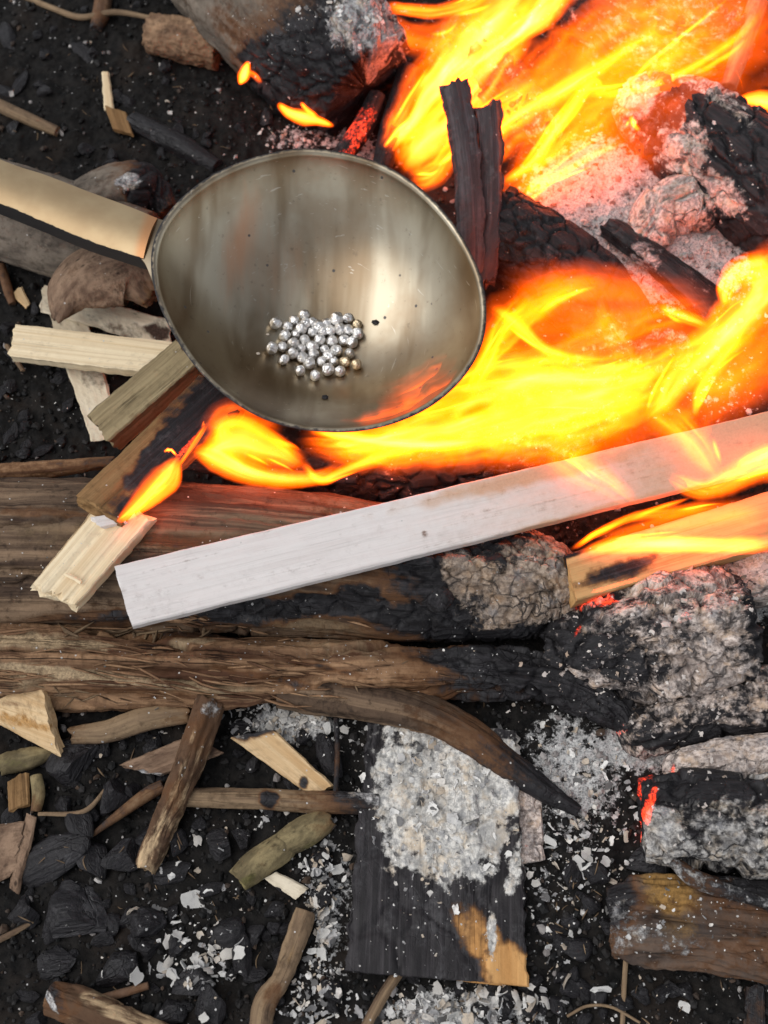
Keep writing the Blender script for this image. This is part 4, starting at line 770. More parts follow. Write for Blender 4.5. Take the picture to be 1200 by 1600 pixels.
# bits of fibre and splinters
def slivers(name, rows, mat, only, jit):
    """thin tapering fibres (px, py, angle deg, length, width, count, spread x, spread y)"""
    Vs, Fs, g, nv = [], [], [], 0
    for (cx, cy, an, L, w_, n, rx, ry) in rows:
        for _ in range(n):
            px, py = cx + rng.normal() * rx, cy + rng.normal() * ry
            l, nn, ob = hit(px, py)
            if l is None or not ob.name.startswith(only): continue
            a = math.radians(an + rng.normal() * jit); d = np.array([math.cos(a), -math.sin(a), rng.normal() * .08]); d = norm(d - nn * (d @ nn) + nn * abs(rng.normal() * .10))
            sd_ = norm(np.cross(d, nn)); ln = L * rng.uniform(.4, 1.2) * U; wd = w_ * rng.uniform(.5, 1.2) * U
            t_ = np.linspace(-.5, .5, 5); bend = rng.normal() * .05 * ln
            c = l + nn * wd * .6 + d * (t_ * ln)[:, None] + sd_ * (bend * (1 - 4 * t_ ** 2))[:, None]
            pr = np.array([.35, .9, 1, .8, .15])[:, None] * wd
            ring = np.stack([c + sd_ * pr, c + nn * pr, c - sd_ * pr, c - nn * pr * .5], 1)
            Vs.append(ring.reshape(-1, 3)); g.append(np.stack([np.repeat(t_ * ln / (100 * U), 4), np.tile([1, 0, -1, 0], 5) * .02, np.tile([0, 1, 0, -1], 5) * .02], -1) + rng.random(3) * 9)
            i = np.arange(20).reshape(5, 4) + nv; nv += 20
            Fs.append(np.stack([i[:-1], np.roll(i[:-1], -1, 1), np.roll(i[1:], -1, 1), i[1:]], -1).reshape(-1, 4))
    V = np.concatenate(Vs); z = np.zeros(len(V))
    return tag(mesh(name, V, np.concatenate(Fs), None, dict(grain=np.concatenate(g), char=z, ash=z, ember=z, tint=z), mat, True, origin=np.zeros(3)), kind='stuff')
slivers('bark_fibres', [(120, 1010, 3, 90, 2.2, 26, 120, 18), (140, 1060, 8, 80, 2.2, 30, 110, 14), (360, 1075, 8, 80, 2.2, 24, 90, 14), (420, 1050, 15, 80, 2.6, 14, 60, 16), (300, 975, 4, 30, 2.2, 24, 60, 8), (520, 1020, 10, 40, 2, 24, 120, 20)], M['rotten'], ('trunk', 'branch'), 6)
slivers('wood_fibres', [(200, 990, 4, 50, 3, 14, 60, 8), (290, 992, -3, 40, 3, 6, 30, 4), (100, 1085, 20, 36, 2, 16, 60, 8), (250, 1380, 30, 22, 1.1, 34, 170, 100), (200, 150, 20, 18, 1.0, 24, 140, 80), (900, 1430, 60, 20, 1.1, 20, 30, 50), (900, 1560, 20, 20, 1.1, 14, 160, 30), (640, 1100, 20, 20, 1.4, 14, 90, 30)], M['tanstick'], ('ground', 'soil_crumbs', 'trunk', 'char'), 60)

# ------------------------------------------------------------------ the spoon and the metal shot
RZ = 246
RIM = np.array([(252, 366), (268, 338), (294, 309), (335, 279), (385, 256), (440, 242), (485, 238), (545, 246), (600, 264), (650, 296), (692, 338), (722, 382), (743, 428), (752, 472), (750, 520), (735, 560), (708, 597), (668, 630), (620, 653), (570, 666), (520, 669), (468, 664), (420, 651), (376, 628), (336, 596), (302, 558), (274, 514), (254, 470), (245, 432), (244, 398)], float)
pl_n = norm(np.array([0.03, -math.sin(math.radians(9)), math.cos(math.radians(9))]))
pc = P(500, 455, RZ)
def onplane(px, py):
    d = FWD + np.array([1, 0, 0]) * ((px - 600) / FPX)[..., None] + UPV * ((800 - py) / FPX)[..., None]
    return CAM + d * (((pc - CAM) @ pl_n) / (d @ pl_n))[..., None]
rimw = onplane(RIM[:, 0], RIM[:, 1])
# smooth closed curve through the rim
n0 = len(rimw); NPH = 160
tq = np.linspace(0, n0, NPH, endpoint=False); ii = np.floor(tq).astype(int); ff = (tq - ii)[:, None]
g4 = [rimw[(ii + k) % n0] for k in (-1, 0, 1, 2)]
rim = .5 * (2 * g4[1] + (g4[2] - g4[0]) * ff + (2 * g4[0] - 5 * g4[1] + 4 * g4[2] - g4[3]) * ff ** 2 + (3 * g4[1] - g4[0] - 3 * g4[2] + g4[3]) * ff ** 3)
ex = norm(np.array([1, 0, 0]) - pl_n * pl_n[0]); ey = np.cross(pl_n, ex)
r2 = np.stack([(rim - pc) @ ex, (rim - pc) @ ey], 1)
for _ in range(3): r2 = (np.roll(r2, 1, 0) + 2 * r2 + np.roll(r2, -1, 0)) / 4
DEP = 138 * U
def bowl_pt(rho, side):
    """inner (0) or outer (1) wall at fractions rho of the rim radius"""
    prof = (1 - rho ** 2.3) ** .9
    th = 7 * U * side
    k = rho + side * 7 * U / np.linalg.norm(r2, axis=1).mean()
    xy = r2[None] * (k if np.ndim(k) else np.full(1, k))[:, None, None]
    z = -(DEP * prof + th * (1 - rho ** 8))
    return pc + xy[..., :1] * ex + xy[..., 1:] * ey + z[:, None, None] * pl_n
rh_in = np.concatenate([np.linspace(0.02, .96, 46), [.975, .988, 1.0]])
inner = bowl_pt(rh_in, 0); outer = bowl_pt(rh_in[::-1], 1)
lip = (inner[-1] + outer[0]) / 2 + pl_n * 1.6 * U
V = np.concatenate([inner, lip[None], outer]); NR = len(V)
ids = np.arange(NR * NPH).reshape(NR, NPH)
q = np.stack([ids[:-1], np.roll(ids[:-1], -1, 1), np.roll(ids[1:], -1, 1), ids[1:]], -1).reshape(-1, 4)
Vf = np.concatenate([V.reshape(-1, 3), inner[0].mean(0)[None], outer[-1].mean(0)[None]])
c0, c1 = NR * NPH, NR * NPH + 1
tr_ = np.concatenate([np.stack([np.roll(ids[0], -1), ids[0], np.full(NPH, c0)], -1), np.stack([ids[-1], np.roll(ids[-1], -1), np.full(NPH, c1)], -1)])
soot = np.zeros((NR, NPH)); nI = len(inner)
soot[nI - 2:nI] = .22; soot[nI] = .5; soot[nI + 1:] = np.concatenate([np.linspace(.75, 1, 6), np.ones(NR - nI - 7)])[:, None]
soot = np.concatenate([soot.ravel(), [0, 1]])
spoon = thing('metal_ladle', 'brushed metal ladle with a golden handle, held over the fire', 'ladle', pc - np.array([0, 0, DEP]))
bx_, by_ = pix(Vf)
fire_reflection = .62 * np.exp(-((bx_ - 376 + .2 * (by_ - 370)) / 24) ** 2 - ((by_ - 372) / 85) ** 2) + .4 * np.exp(-((bx_ - 535) / 14) ** 2 - ((by_ - 612) / 20) ** 2) + .35 * np.exp(-((bx_ - 430) / 60) ** 2 - ((by_ - 420) / 90) ** 2)  # orange reflection of the fire, painted as soft streaks on the bowl
bowl = mesh('bowl', Vf, q[:, ::-1], tr_[:, ::-1], dict(char=np.clip(soot, 0, 1), tint=fire_reflection), M['bowl'], True, 60, spoon)
# handle: a convex strip with dark edges
he = np.array([(-470, 62, -470, 138, 330), (-200, 164, -210, 236, 285), (0, 249, 0, 318, 262), (70, 273, 62, 344, 255), (140, 300, 130, 373, 251), (200, 322, 186, 392, 250), (246, 341, 224, 404, 250)], float)
hl, hr = P(he[:, 0], he[:, 1], he[:, 4]), P(he[:, 2], he[:, 3], he[:, 4])
qq, s_ = resample(np.concatenate([hl, hr], 1), 4 * U)
hl, hr = qq[:, :3], qq[:, 3:]
hc = (hl + hr) / 2; hwid = np.linalg.norm(hr - hl, axis=1) / 2; lat = norm(hr - hl); tan = norm(np.gradient(hc, axis=0)); upn = norm(np.cross(lat, tan)); upn *= np.sign(upn[:, 2:3])
xs = np.linspace(-1, 1, 23)
sec = [(x, 8 * (1 - abs(x) ** 2.2), 0) for x in xs] + [(1.0, -6, .9), (1.0, -18, 1), (.96, -30, 1)] + [(x, -32, 1) for x in (.6, 0, -.6)] + [(-.96, -30, 1), (-1.0, -18, 1), (-1.0, -6, .9)]
sec = np.array(sec)
Vh = hc[:, None] + lat[:, None] * (sec[:, 0] * hwid[:, None])[..., None] + upn[:, None] * (sec[:, 1] * U)[None, :, None]
n_, m_ = Vh.shape[:2]; ids = np.arange(n_ * m_).reshape(n_, m_)
q = np.stack([ids[:-1], np.roll(ids[:-1], -1, 1), np.roll(ids[1:], -1, 1), ids[1:]], -1).reshape(-1, 4)
Vh = np.concatenate([Vh.reshape(-1, 3), Vh[0].mean(0)[None], Vh[-1].mean(0)[None]])
tr_ = np.concatenate([np.stack([np.roll(ids[0], -1), ids[0], np.full(m_, n_ * m_)], -1), np.stack([ids[-1], np.roll(ids[-1], -1), np.full(m_, n_ * m_ + 1)], -1)])
hch = np.concatenate([np.tile(np.where(sec[:, 2] > 0, sec[:, 2], sst(.86, 1.0, sec[:, 0]) * .55 + sst(.93, 1.0, -sec[:, 0]) * .35), n_), [1, .2]])
hti = np.concatenate([np.repeat(sst(.965, .99, np.linspace(0, 1, n_)) * .8, m_), [0, 0]])
flip = np.cross(lat[0], tan[0])[2] < 0
mesh('handle', Vh, q if flip else q[:, ::-1], tr_ if flip else tr_[:, ::-1], dict(char=hch, tint=hti), M['handle'], True, 50, spoon)

# neck: a flared steel plate joining handle and rim
na = np.array([(232, 335, 211, 398, 246), (248, 342, 225, 409, 248), (264, 344, 236, 434, 248.5), (280, 331, 245, 460, 248.5), (292, 322, 253, 478, 246.5)], float)
qn, _ = resample(np.concatenate([P(na[:, 0], na[:, 1], na[:, 4]), P(na[:, 2], na[:, 3], na[:, 4])], 1), 4 * U)
tl = np.linspace(0, 1, 26)[None, :, None]
# its inner end bends down along the bowl wall
Vn = qn[:, None, :3] * (1 - tl) + qn[:, None, 3:] * tl
Vn[..., 2] += (4 * U) * (1 - (2 * tl[..., 0] - 1) ** 2)
fall = sst(.45, 1, np.linspace(0, 1, len(Vn)))[:, None] * (1 - np.abs(2 * tl[..., 0] - 1) ** 3)
Vn[..., 2] -= fall * 26 * U
a_, b_ = Vn.shape[:2]; idn = np.arange(a_ * b_).reshape(a_, b_); lo_ = idn + a_ * b_
qt = np.stack([idn[:-1, :-1], idn[1:, :-1], idn[1:, 1:], idn[:-1, 1:]], -1).reshape(-1, 4)
bo = np.concatenate([idn[0], idn[1:, -1], idn[-1, :-1][::-1], idn[1:-1, 0][::-1]]); bn = np.roll(bo, -1)
mesh('neck', np.concatenate([Vn.reshape(-1, 3), Vn.reshape(-1, 3) - np.array([0, 0, 5 * U])]), np.concatenate([qt, qt[:, ::-1] + a_ * b_, np.stack([bo, bo + a_ * b_, bn + a_ * b_, bn], -1)[:, ::-1]]), None, dict(char=np.zeros(2 * a_ * b_)), M['bowl'], True, 50, spoon)

bpy.context.view_layer.update(); DG = bpy.context.evaluated_depsgraph_get()
SH = [(212,245),(318,268),(378,215),(466,170),(478,243),(538,235),(440,290),(388,335),(292,352),(535,318),(655,238),(746,205),(845,195),(925,248),(928,330),(775,295),(845,300),(690,305),(625,312),(585,268),(270,450),(365,425),(466,388),(598,390),(706,402),(808,388),(880,408),(172,468),(360,510),(440,462),(532,450),(640,470),(742,482),(858,505),(282,562),(445,540),(540,512),(505,595),(612,575),(720,572),(815,580),(918,605),(425,655),(670,650),(775,660),(555,700),(675,530)]
shme = []
for k in range(7):
    import bmesh
    bm = bmesh.new(); bmesh.ops.create_uvsphere(bm, u_segments=22, v_segments=14, radius=1)
    V = np.array([v.co[:] for v in bm.verts]); F3 = np.array([[v.index for v in f.verts] for f in bm.faces if len(f.verts) == 3]); F4 = np.array([[v.index for v in f.verts] for f in bm.faces if len(f.verts) == 4]); bm.free()
    V = V * (1 + .13 * fbm(V * 1.4 + k * 7, 2, 400 + k))[:, None] * rng.uniform(.88, 1.12, 3)
    for mm in ('shot', 'shotgold'):
        o = mesh('metal_pellet', V, F4, F3, None, M[mm], True, origin=np.zeros(3)); shme.append(o.data); bpy.data.objects.remove(o)
def pellet(i, x, y):
    px, py = 390 + x / 5.4545, 460 + y / 5.4545
    l, nn, ob = hit(px, py + 4)
    r = rng.uniform(8.4, 11.4) * U * .92
    gold = i in (41, 13, 40)
    o = bpy.data.objects.new('metal_pellet', shme[int(rng.integers(0, 7)) * 2 + (1 if gold else 0)]); COL.objects.link(o)
    o.location = l + nn * r * .93; o.scale = (r, r, r * .95); o.rotation_euler = rng.uniform(0, 6.28, 3)
    lab = {41: 'bronze-tinted pellet at the right end of the heap in the ladle', 27: 'dented pellet sitting alone leftmost in the ladle', 0: 'oval silver pellet at the upper left of the heap', 3: 'topmost silver pellet of the heap at the back left', 45: 'lowest silver pellet at the front of the heap',
           13: 'warm-tinted pellet at the upper right of the heap', 40: 'yellowish pellet next to the bronze-tinted one'}.get(i, 'shiny silver pellet in the ' + ('back' if y < 290 else 'upper middle' if y < 400 else 'lower middle' if y < 530 else 'front') + ' row of the heap, ' + ('left end' if x < 330 else 'left of centre' if x < 520 else 'right of centre' if x < 720 else 'right end'))
    tag(o, lab, 'metal pellet', 'metal pellets in the ladle')
for i, (x, y) in enumerate(SH): pellet(i, x, y)
for (px, py, s, lab) in [(587, 504, 7, 'dark flat cinder speck right of the pellets'), (508, 622, 6, 'dark cinder speck below the pellets'), (403, 553, 3.5, 'tiny pale ash speck left of the pellets'), (418, 523, 3, 'tiny pale speck above the leftmost pellet')]:
    l, nn, ob = hit(px, py); pale = 'pale' in lab
    V, F = IV * np.array([s, s * .7, s * .35]) * U, IF
    a = {n: np.zeros(len(V)) for n in ('char', 'ash', 'ember', 'tint')}; a['grain'] = V * 50; a['char'] += 0 if pale else 1; a['tint'] += .8 if pale else 0
    o = mesh('cinder_speck', V + l + nn * s * .3 * U, None, F, a, M['flake'] if pale else M['charcoal'], False); tag(o, lab, 'cinder')

# ------------------------------------------------------------------ flames: thin hollow tongues of burning gas
def tongue(parent, pts, peak=1.0, skew=0.0, spread=.75, edge=2.5, streak=.6, kst=3.0, thick=.35, along=None, wob=.10, seed=None, fade=(.12, .25)):
    """pts rows (px, py, z, half width, heat); closed lens-shaped tube, heat in vertex attribute"""
    seed = int(rng.integers(1, 9999)) if seed is None else seed
    rows = []
    for p in pts:
        w_ = P(p[0], p[1], p[2]); rows.append([*w_, p[3] * depth(w_) / FPX, p[4] if len(p) > 4 else 1])
    q, s = resample(rows, 5 * U)
    cen, hw, ht = q[:, :3], q[:, 3], q[:, 4]
    N, Mr = len(cen), 44
    tn = norm(np.gradient(cen, axis=0)); la = norm(np.cross(tn, np.array([0, -.42, .9]))); upp = np.cross(la, tn)
    tt = np.linspace(0, 1, N)
    g = s / (100 * U)
    cen = cen + la * (hw * wob * fbm(np.stack([g * 1.6, g * 0 + seed, g * 0], -1), 3, seed))[:, None]
    hwn = hw * (1 + .25 * fbm(np.stack([g * 2.4, g * 0 + seed, g * 0 + 4], -1), 4, seed + 1, .6))
    th = np.linspace(0, 2 * math.pi, Mr, endpoint=False)
    v = np.cos(th)[None]; w2 = np.sin(th)[None] * np.ones((N, 1))
    Gv = np.stack([np.repeat(g[:, None], Mr, 1), np.repeat(v, N, 0) * kst * .5 + (w2 > 0) * 7.7, np.full((N, Mr), seed * .37)], -1)
    warp = .35 * fbm(Gv * np.array([.9, .8, 1]), 2, seed + 2)
    st = fbm(np.stack([Gv[..., 0] * .45, Gv[..., 1] * 1.6 + warp * 2.2, Gv[..., 2]], -1), 4, seed + 3)
    fil = np.clip(1 - 2.6 * np.abs(vnoise(np.stack([Gv[..., 0] * .38, Gv[..., 1] * 1.25 + warp * 2.6, Gv[..., 2] + 5], -1), seed + 8)), 0, 1) ** 2.2
    fl = np.clip(1 - .42 * min(1, streak * 1.6) + streak * 1.7 * st, .06, 3) + streak * 1.15 * fil
    cross = np.exp(-((v - skew) / spread) ** 2) * np.clip(1 - np.abs(v) ** edge, 0, 1)
    endf = sst(0, fade[0], tt) * sst(0, fade[1], 1 - tt)
    heat = np.clip(peak * ht[:, None] * cross * fl * endf[:, None], 0, 4) * .62
    V = cen[:, None] + la[:, None] * (v * hwn[:, None])[..., None] + upp[:, None] * (w2 * (hwn * thick)[:, None])[..., None]
    V += upp[:, None] * (hwn[:, None] * .25 * fbm(Gv * np.array([1.5, .8, 1]), 2, seed + 5))[..., None]
    ids = np.arange(N * Mr).reshape(N, Mr)
    qd = np.stack([ids[:-1], np.roll(ids[:-1], -1, 1), np.roll(ids[1:], -1, 1), ids[1:]], -1).reshape(-1, 4)
    return mesh('flame_tongue', V.reshape(-1, 3), qd, None, dict(glow=heat.ravel()), M['flame'], True, None, parent)

def flame(label, at, tongues, wisps=0):
    f = thing('flame', label, 'flame', P(*at))
    for tg in tongues: tongue(f, tg[0], **(tg[1] if len(tg) > 1 else {}))
    for _ in range(wisps):                       # thin licks that follow a stretch of one of the tongues
        p = np.array([list(q) + [1] * (5 - len(q)) for q in tongues[int(rng.integers(0, len(tongues)))][0]], float)
        n = len(p); k0 = rng.uniform(0, .55); tq = np.linspace(k0, min(1, k0 + rng.uniform(.25, .45)), 4) * (n - 1)
        q = np.stack([np.interp(tq, np.arange(n), p[:, c]) for c in range(5)], 1)
        d = norm(np.array([q[-1, 0] - q[0, 0], q[-1, 1] - q[0, 1]])); o_ = rng.uniform(-1.15, 1.15) * q[:, 3] + np.linspace(0, rng.uniform(-14, 14), 4)
        q[:, 0] += -d[1] * o_; q[:, 1] += d[0] * o_; q[:, 3] = rng.uniform(2.2, 5.5) * np.array([.8, 1.2, 1, .5]); q[:, 4] = rng.uniform(.7, 1.3)
        tongue(f, [tuple(r) for r in q], peak=rng.uniform(.7, 1.2), streak=.3, edge=2, wob=.5, fade=(.3, .45))
    return f

flame('tall bright yellow flames streaming up from behind the spoon at the top', (680, 250, 40), [
    ([(600, 240, 60, 18, .9), (640, 190, 80, 40, 1.3), (690, 120, 110, 55, 1.5), (760, 50, 140, 60, 1.4), (850, -40, 160, 60, 1.2)], dict(peak=1.3, kst=5, edge=2)),
    ([(630, 270, 50, 25, .7), (660, 230, 60, 50, 1.3), (700, 190, 80, 52, 1.5), (760, 110, 110, 40, 1.2), (830, 40, 130, 34, .9)], dict(peak=1.3, kst=5, edge=2)),
    ([(640, 280, 60, 26, .8), (680, 270, 80, 24, 1.1), (720, 215, 100, 22, 1.1), (770, 170, 120, 20, .9), (840, 130, 130, 18, .7)], dict(peak=1.0, kst=4)),
    ([(690, 150, 130, 14, .8), (780, 70, 150, 24, 1.5), (850, 10, 170, 34, 1.6), (900, -50, 180, 40, 1.3)], dict(peak=1.3, kst=3)),
    ([(600, 10, 130, 10, .8), (680, 18, 140, 14, 1.0), (740, 0, 150, 16, 1.1), (800, -40, 150, 18, .8)], dict(peak=1.0)),
    ([(590, 20, 120, 12, .5), (640, 60, 110, 30, .6), (700, 60, 120, 40, .6), (760, 0, 130, 50, .6)], dict(peak=.8)),
    ([(600, 230, 120, 4, .9), (625, 200, 130, 6, 1.1), (650, 185, 130, 5, .8)], dict(peak=1.3, streak=.2))], wisps=12)
flame('wide orange flame sheet sweeping to the upper right corner', (900, 190, 60), [
    ([(720, 260, 90, 30, .7), (800, 180, 120, 60, 1.0), (900, 110, 150, 75, .9), (1010, 40, 170, 90, .75), (1130, -40, 190, 100, .6)], dict(peak=.80, kst=6, edge=4, spread=1.1, streak=.7)),
    ([(790, 300, 80, 20, .6), (860, 210, 110, 46, .8), (960, 120, 140, 66, .72), (1080, 60, 170, 70, .65), (1210, -10, 190, 60, .6)], dict(peak=.8, kst=5, edge=7, skew=.5, spread=.9)),
    ([(900, 146, 120, 8, .6), (960, 146, 130, 9, .9), (1030, 130, 140, 9, 1.0), (1100, 95, 150, 9, 1.0), (1160, 50, 160, 10, .8), (1200, 0, 170, 12, .6)], dict(peak=.95, streak=.3, edge=3)),
    ([(740, 250, 100, 12, .6), (800, 190, 120, 20, 1.2), (880, 140, 140, 22, 1.3), (960, 90, 160, 18, .9), (1060, 30, 180, 16, .6)], dict(peak=1.0, kst=3)),
    ([(780, 290, 70, 10, .8), (830, 255, 90, 12, 1.1), (870, 200, 110, 14, 1.3), (915, 140, 130, 12, 1.2), (935, 130, 140, 9, 1.1), (935, 168, 130, 7, .9)], dict(peak=1.1, streak=.3)),
    ([(760, 330, 60, 30, .6), (830, 300, 70, 50, .6), (900, 230, 90, 60, .5), (1000, 180, 100, 40, .4)], dict(peak=.7, edge=2)),
    ([(820, 312, 60, 9, .9), (835, 290, 70, 12, 1.2), (880, 270, 80, 10, 1.1), (930, 240, 90, 10, .8), (985, 215, 100, 8, .5)], dict(peak=1.0, streak=.4)),
    ([(985, 180, 120, 5, .8), (990, 195, 115, 6, 1.0), (1000, 205, 112, 4, .8)], dict(peak=1.2, streak=.2)),
    ([(820, 330, 90, 60, .5), (920, 240, 110, 100, .6), (1040, 130, 140, 130, .6), (1180, 20, 160, 120, .5), (1280, -60, 170, 90, .4)], dict(peak=.42, kst=5, edge=2, spread=1.3, streak=.7, fade=(.25, .3)))], wisps=12)
flame('broad yellow flame rolling from under the spoon along the batten', (700, 690, 60), [
    ([(460, 690, 152, 22.4, .8), (560, 690, 162, 40.32, 1.2), (680, 660, 172, 62.72, 1.2), (800, 630, 182, 78.4, 1.2), (920, 620, 182, 73.92, 1.1), (1030, 580, 182, 56, 1.0), (1110, 500, 192, 40.32, .8)], dict(peak=.92, kst=6, edge=2, streak=.85)),
    ([(600, 640, 142, 33.6, .5), (720, 600, 152, 56, .8), (840, 580, 162, 51.52, 1.0), (960, 585, 172, 44.8, 1.0), (1060, 540, 182, 33.6, .9)], dict(peak=.85, kst=5, edge=2, streak=.8)),
    ([(640, 720, 162, 22.4, .5), (760, 690, 172, 56, .8), (880, 680, 182, 62.72, .8), (980, 650, 182, 56, .7), (1060, 620, 182, 40.32, .6)], dict(peak=.75, kst=6, edge=2, streak=.9)),
    ([(500, 705, 160, 26, .7), (600, 700, 165, 44, 1.1), (720, 680, 170, 50, 1.2), (860, 640, 175, 56, 1.2), (980, 620, 180, 40, .9), (1060, 590, 180, 24, .6)], dict(peak=.85, kst=5, edge=2, streak=.8)),
    ([(480, 672, 182, 6.72, .9), (600, 690, 182, 13.44, 1.5), (700, 694, 182, 13.44, 1.3), (780, 680, 182, 11.2, .8)], dict(peak=1.2, streak=.3)),
    ([(770, 610, 192, 13.44, .8), (840, 592, 192, 20.16, 1.4), (930, 592, 192, 20.16, 1.4), (1000, 580, 192, 15.68, .9)], dict(peak=1.1, streak=.25)),
    ([(940, 690, 192, 29.12, .5), (880, 715, 197, 33.6, .8), (940, 750, 197, 29.12, .9), (1000, 790, 192, 13.44, .5)], dict(peak=.8)),
    ([(1020, 640, 192, 33.6, .8), (1070, 680, 192, 35.84, .8), (1110, 730, 192, 22.4, .6), (1130, 750, 192, 11.2, .4)], dict(peak=.85)),
    ([(470, 720, 172, 8.96, .7), (500, 750, 167, 8.96, 1.2), (540, 735, 172, 11.2, 1.0), (620, 705, 172, 17.92, .9), (700, 695, 172, 15.68, .6)], dict(peak=1.0, streak=.3)),
    ([(560, 650, 120, 40, .5), (700, 640, 150, 80, .6), (850, 640, 160, 100, .6), (1000, 640, 160, 90, .5), (1120, 600, 160, 60, .4)], dict(peak=.40, kst=5, edge=2, spread=1.3, streak=.6, fade=(.25, .3)))], wisps=12)
flame('orange flame curling behind the right rim of the spoon', (800, 540, 50), [
    ([(735, 600, 110, 20, .6), (775, 545, 120, 30, .9), (830, 490, 130, 30, .8), (900, 450, 140, 22, .5), (960, 440, 140, 14, .3)], dict(peak=.72, kst=4, edge=2, streak=.8)),
    ([(745, 560, 120, 18, .6), (800, 500, 130, 30, .8), (870, 455, 135, 34, .6), (960, 440, 135, 26, .4)], dict(peak=.62, kst=4, edge=2, spread=1.0, streak=.7)),
    ([(800, 590, 110, 26, .6), (880, 560, 120, 40, .7), (970, 520, 130, 44, .6), (1070, 490, 130, 36, .5), (1130, 480, 130, 20, .4)], dict(peak=.62, kst=5, edge=2, spread=1.0, streak=.8)),
    ([(765, 478, 125, 10, .6), (800, 500, 130, 16, 1.1), (850, 545, 130, 13, 1.2), (910, 562, 130, 9, .9), (980, 560, 130, 7, .5)], dict(peak=.95, streak=.5)),
    ([(730, 620, 100, 16, .6), (765, 560, 115, 22, 1.0), (790, 500, 125, 18, .7), (840, 450, 130, 12, .5)], dict(peak=.8, streak=.8)),
    ([(930, 470, 120, 24, .5), (960, 530, 120, 30, .5), (1000, 590, 120, 30, .6), (1060, 600, 130, 26, .6)], dict(peak=.6, edge=2, streak=.8)),
    ([(900, 620, 120, 22, .6), (980, 585, 130, 30, .7), (1080, 545, 130, 40, .65), (1190, 500, 130, 46, .5)], dict(peak=.7, edge=2, kst=4, streak=.8)),
    ([(1030, 480, 150, 10, .7), (1070, 495, 150, 13, 1.2), (1110, 510, 150, 11, .8)], dict(peak=1.0)),
    ([(740, 600, 130, 50, .6), (800, 540, 150, 80, .7), (890, 500, 165, 90, .7), (990, 490, 165, 70, .6), (1090, 500, 160, 50, .4)], dict(peak=.50, kst=4, edge=2, spread=1.3, streak=.55, fade=(.25, .3))),
    ([(770, 430, 165, 30, .4), (850, 450, 175, 50, .6), (950, 455, 175, 50, .6), (1060, 465, 165, 40, .5), (1130, 470, 150, 24, .3)], dict(peak=.36, kst=3, edge=2, spread=1.3, streak=.5, fade=(.3, .35)))], wisps=6)
flame('bright yellow flame rising at the right edge above the batten', (1080, 640, 70), [
    ([(1000, 664, 150, 8.8, .8), (1040, 620, 160, 26.4, 1.2), (1090, 560, 170, 37.4, 1.5), (1140, 510, 180, 44, 1.7), (1200, 440, 190, 50.6, 1.5), (1250, 380, 200, 44, 1.2)], dict(peak=1.1, kst=4, streak=.5)),
    ([(1085, 655, 160, 5.5, .9), (1095, 610, 170, 13.2, 1.1), (1130, 560, 175, 15.4, 1.1), (1170, 510, 180, 15.4, .8)], dict(peak=1.0, streak=.3)),
    ([(1135, 480, 170, 8.8, .9), (1135, 450, 180, 19.8, 1.3), (1160, 425, 185, 28.6, 1.4), (1215, 420, 190, 33, 1.2)], dict(peak=1.1)),
    ([(1070, 620, 140, 44, .6), (1130, 590, 150, 66, .7), (1200, 540, 160, 77, .6), (1260, 500, 160, 66, .5)], dict(peak=.7, edge=2)),
    ([(1040, 745, 160, 11, .6), (1100, 765, 165, 22, 1.0), (1160, 740, 170, 26.4, 1.1), (1220, 715, 170, 33, 1.2), (1260, 700, 170, 22, 1)], dict(peak=1.05)),
    ([(1150, 730, 170, 11, .8), (1190, 712, 175, 17.6, 1.4), (1230, 700, 175, 17.6, 1.2)], dict(peak=1.2)),
    ([(1020, 720, 140, 50, .5), (1080, 640, 150, 80, .6), (1150, 570, 160, 90, .6), (1240, 500, 170, 80, .5)], dict(peak=.45, kst=4, edge=2, spread=1.3, streak=.6, fade=(.25, .3)))], wisps=8)
flame('long low flame along the orange pine batten', (1050, 860, 130), [
    ([(900, 866, 150, 6, .5), (960, 852, 152, 16, 1.2), (1030, 850, 154, 17, 1.7), (1120, 852, 152, 16, 1.4), (1230, 850, 150, 18, 1.3)], dict(peak=1.15, streak=.3, edge=4)),
    ([(890, 860, 150, 4, .7), (930, 835, 152, 7, .9), (990, 808, 155, 9, .9), (1060, 800, 155, 14, .7), (1140, 790, 155, 20, .5)], dict(peak=.85, streak=.3)),
    ([(930, 850, 150, 12, .5), (1010, 830, 152, 24, .6), (1100, 815, 152, 34, .6), (1220, 800, 150, 40, .5)], dict(peak=.75)),
    ([(920, 922, 118, 3, .7), (960, 914, 118, 6, 1.1), (1000, 904, 118, 4, .7)], dict(peak=1.1, streak=.3))], wisps=5)
flame('small teardrop flame on the side of the brown split stick', (240, 780, 200), [
    ([(182, 816, 214, 5, .9), (202, 800, 216, 13, 1.2), (232, 772, 220, 24, 1.3), (260, 744, 222, 25, 1.2), (277, 712, 224, 8, .9)], dict(peak=1.0, streak=.5, edge=2, skew=.25, spread=.9, kst=4, fade=(.1, .15))),
    ([(196, 808, 212, 5, .9), (224, 784, 214, 9, 1.2), (252, 752, 218, 10, 1.2), (270, 722, 222, 5, .8)], dict(peak=1.0, streak=.3)),
    ([(256, 706, 222, 2.4, 1.0), (266, 702, 224, 2.8, 1.3), (276, 712, 224, 2.4, 1.0)], dict(peak=1.3, streak=.1)),
    ([(278, 730, 205, 4, .6), (305, 690, 205, 6, .8), (325, 660, 200, 5, .6)], dict(peak=.9))], wisps=3)
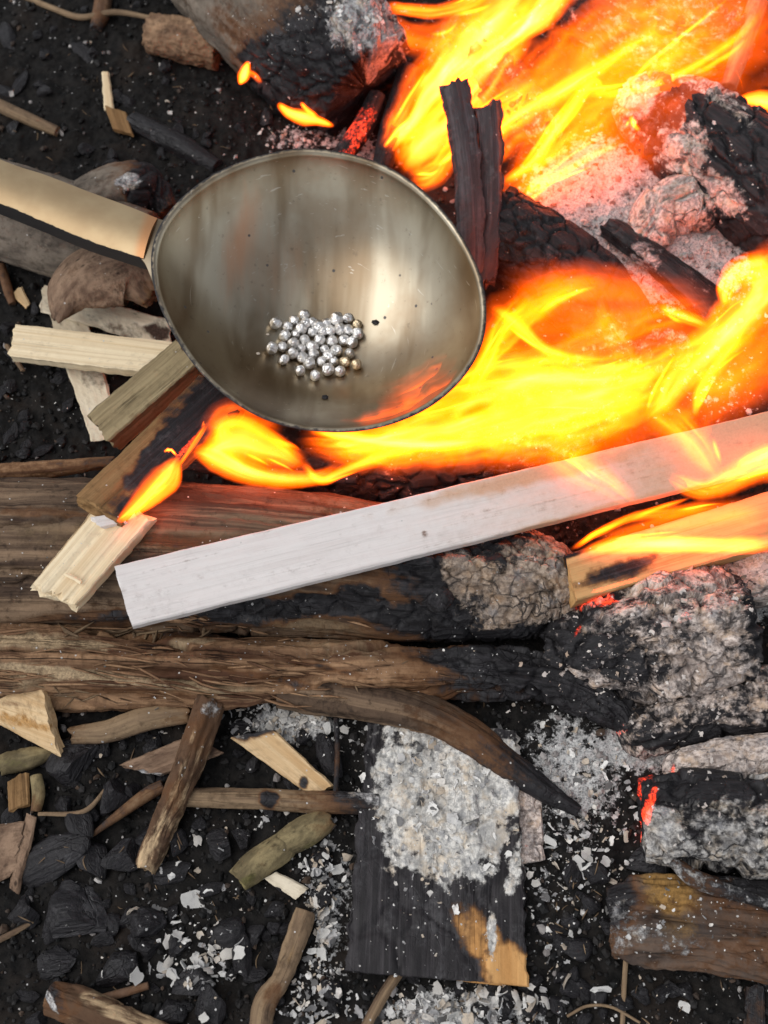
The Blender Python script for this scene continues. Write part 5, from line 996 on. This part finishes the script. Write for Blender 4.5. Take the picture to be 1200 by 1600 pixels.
flame('forked yellow flame below the lower left rim of the spoon', (380, 720, 110), [
    ([(298, 704, 202, 8.91, 1.0), (330, 712, 202, 23.76, 1.5), (380, 735, 200, 23.76, 1.4), (440, 748, 197, 17.82, 1.1), (500, 745, 192, 13.37, .9), (540, 720, 192, 11.88, .6)], dict(peak=1.15, streak=.35)),
    ([(320, 710, 202, 20.79, 1.0), (360, 690, 207, 38.61, 1.4), (410, 700, 207, 35.64, 1.2), (450, 715, 202, 23.76, .9), (480, 735, 197, 14.85, .6)], dict(peak=1.1, streak=.4)),
    ([(350, 700, 202, 14.85, .9), (348, 668, 180, 20, 1.1), (376, 660, 175, 16, .9), (424, 684, 180, 14, .7), (470, 720, 202, 11.88, .7)], dict(peak=1.0, streak=.3)),
    ([(330, 690, 180, 26, .5), (352, 650, 165, 30, .6), (396, 650, 150, 28, .5), (446, 672, 150, 20, .4)], dict(peak=.75))], wisps=4)
flame('small round yellow flame on the left side of the burnt log end', (384, 118, 90), [
    ([(374, 132, 96, 3, .9), (380, 120, 100, 11, 1.6), (384, 108, 102, 9, 1.5), (388, 96, 104, 4, .8)], dict(peak=1.25, streak=.1, fade=(.06, .1))),
    ([(386, 112, 100, 5, .6), (398, 118, 100, 6, .7), (408, 130, 98, 5, .5)], dict(peak=.7))])
flame('pointed flame licking the lower edge of the burnt log end', (480, 180, 60), [
    ([(434, 162, 80, 4.8, .9), (452, 176, 82, 10.8, 1.4), (476, 184, 84, 13.2, 1.5), (500, 190, 84, 8.4, 1.3), (522, 197, 82, 3.6, .9)], dict(peak=1.2, streak=.2, fade=(.08, .1))),
    ([(470, 160, 90, 3.6, .9), (480, 172, 88, 6, 1.1), (496, 184, 86, 6, .9)], dict(peak=1.1, streak=.1))])
flame('yellow flame tip entering at the right edge beside the black charred log', (1180, 165, 90), [
    ([(1150, 158, 130, 6, .8), (1176, 156, 134, 16, 1.5), (1210, 160, 136, 22, 1.6), (1260, 150, 138, 20, 1.3)], dict(peak=1.2, streak=.2))])
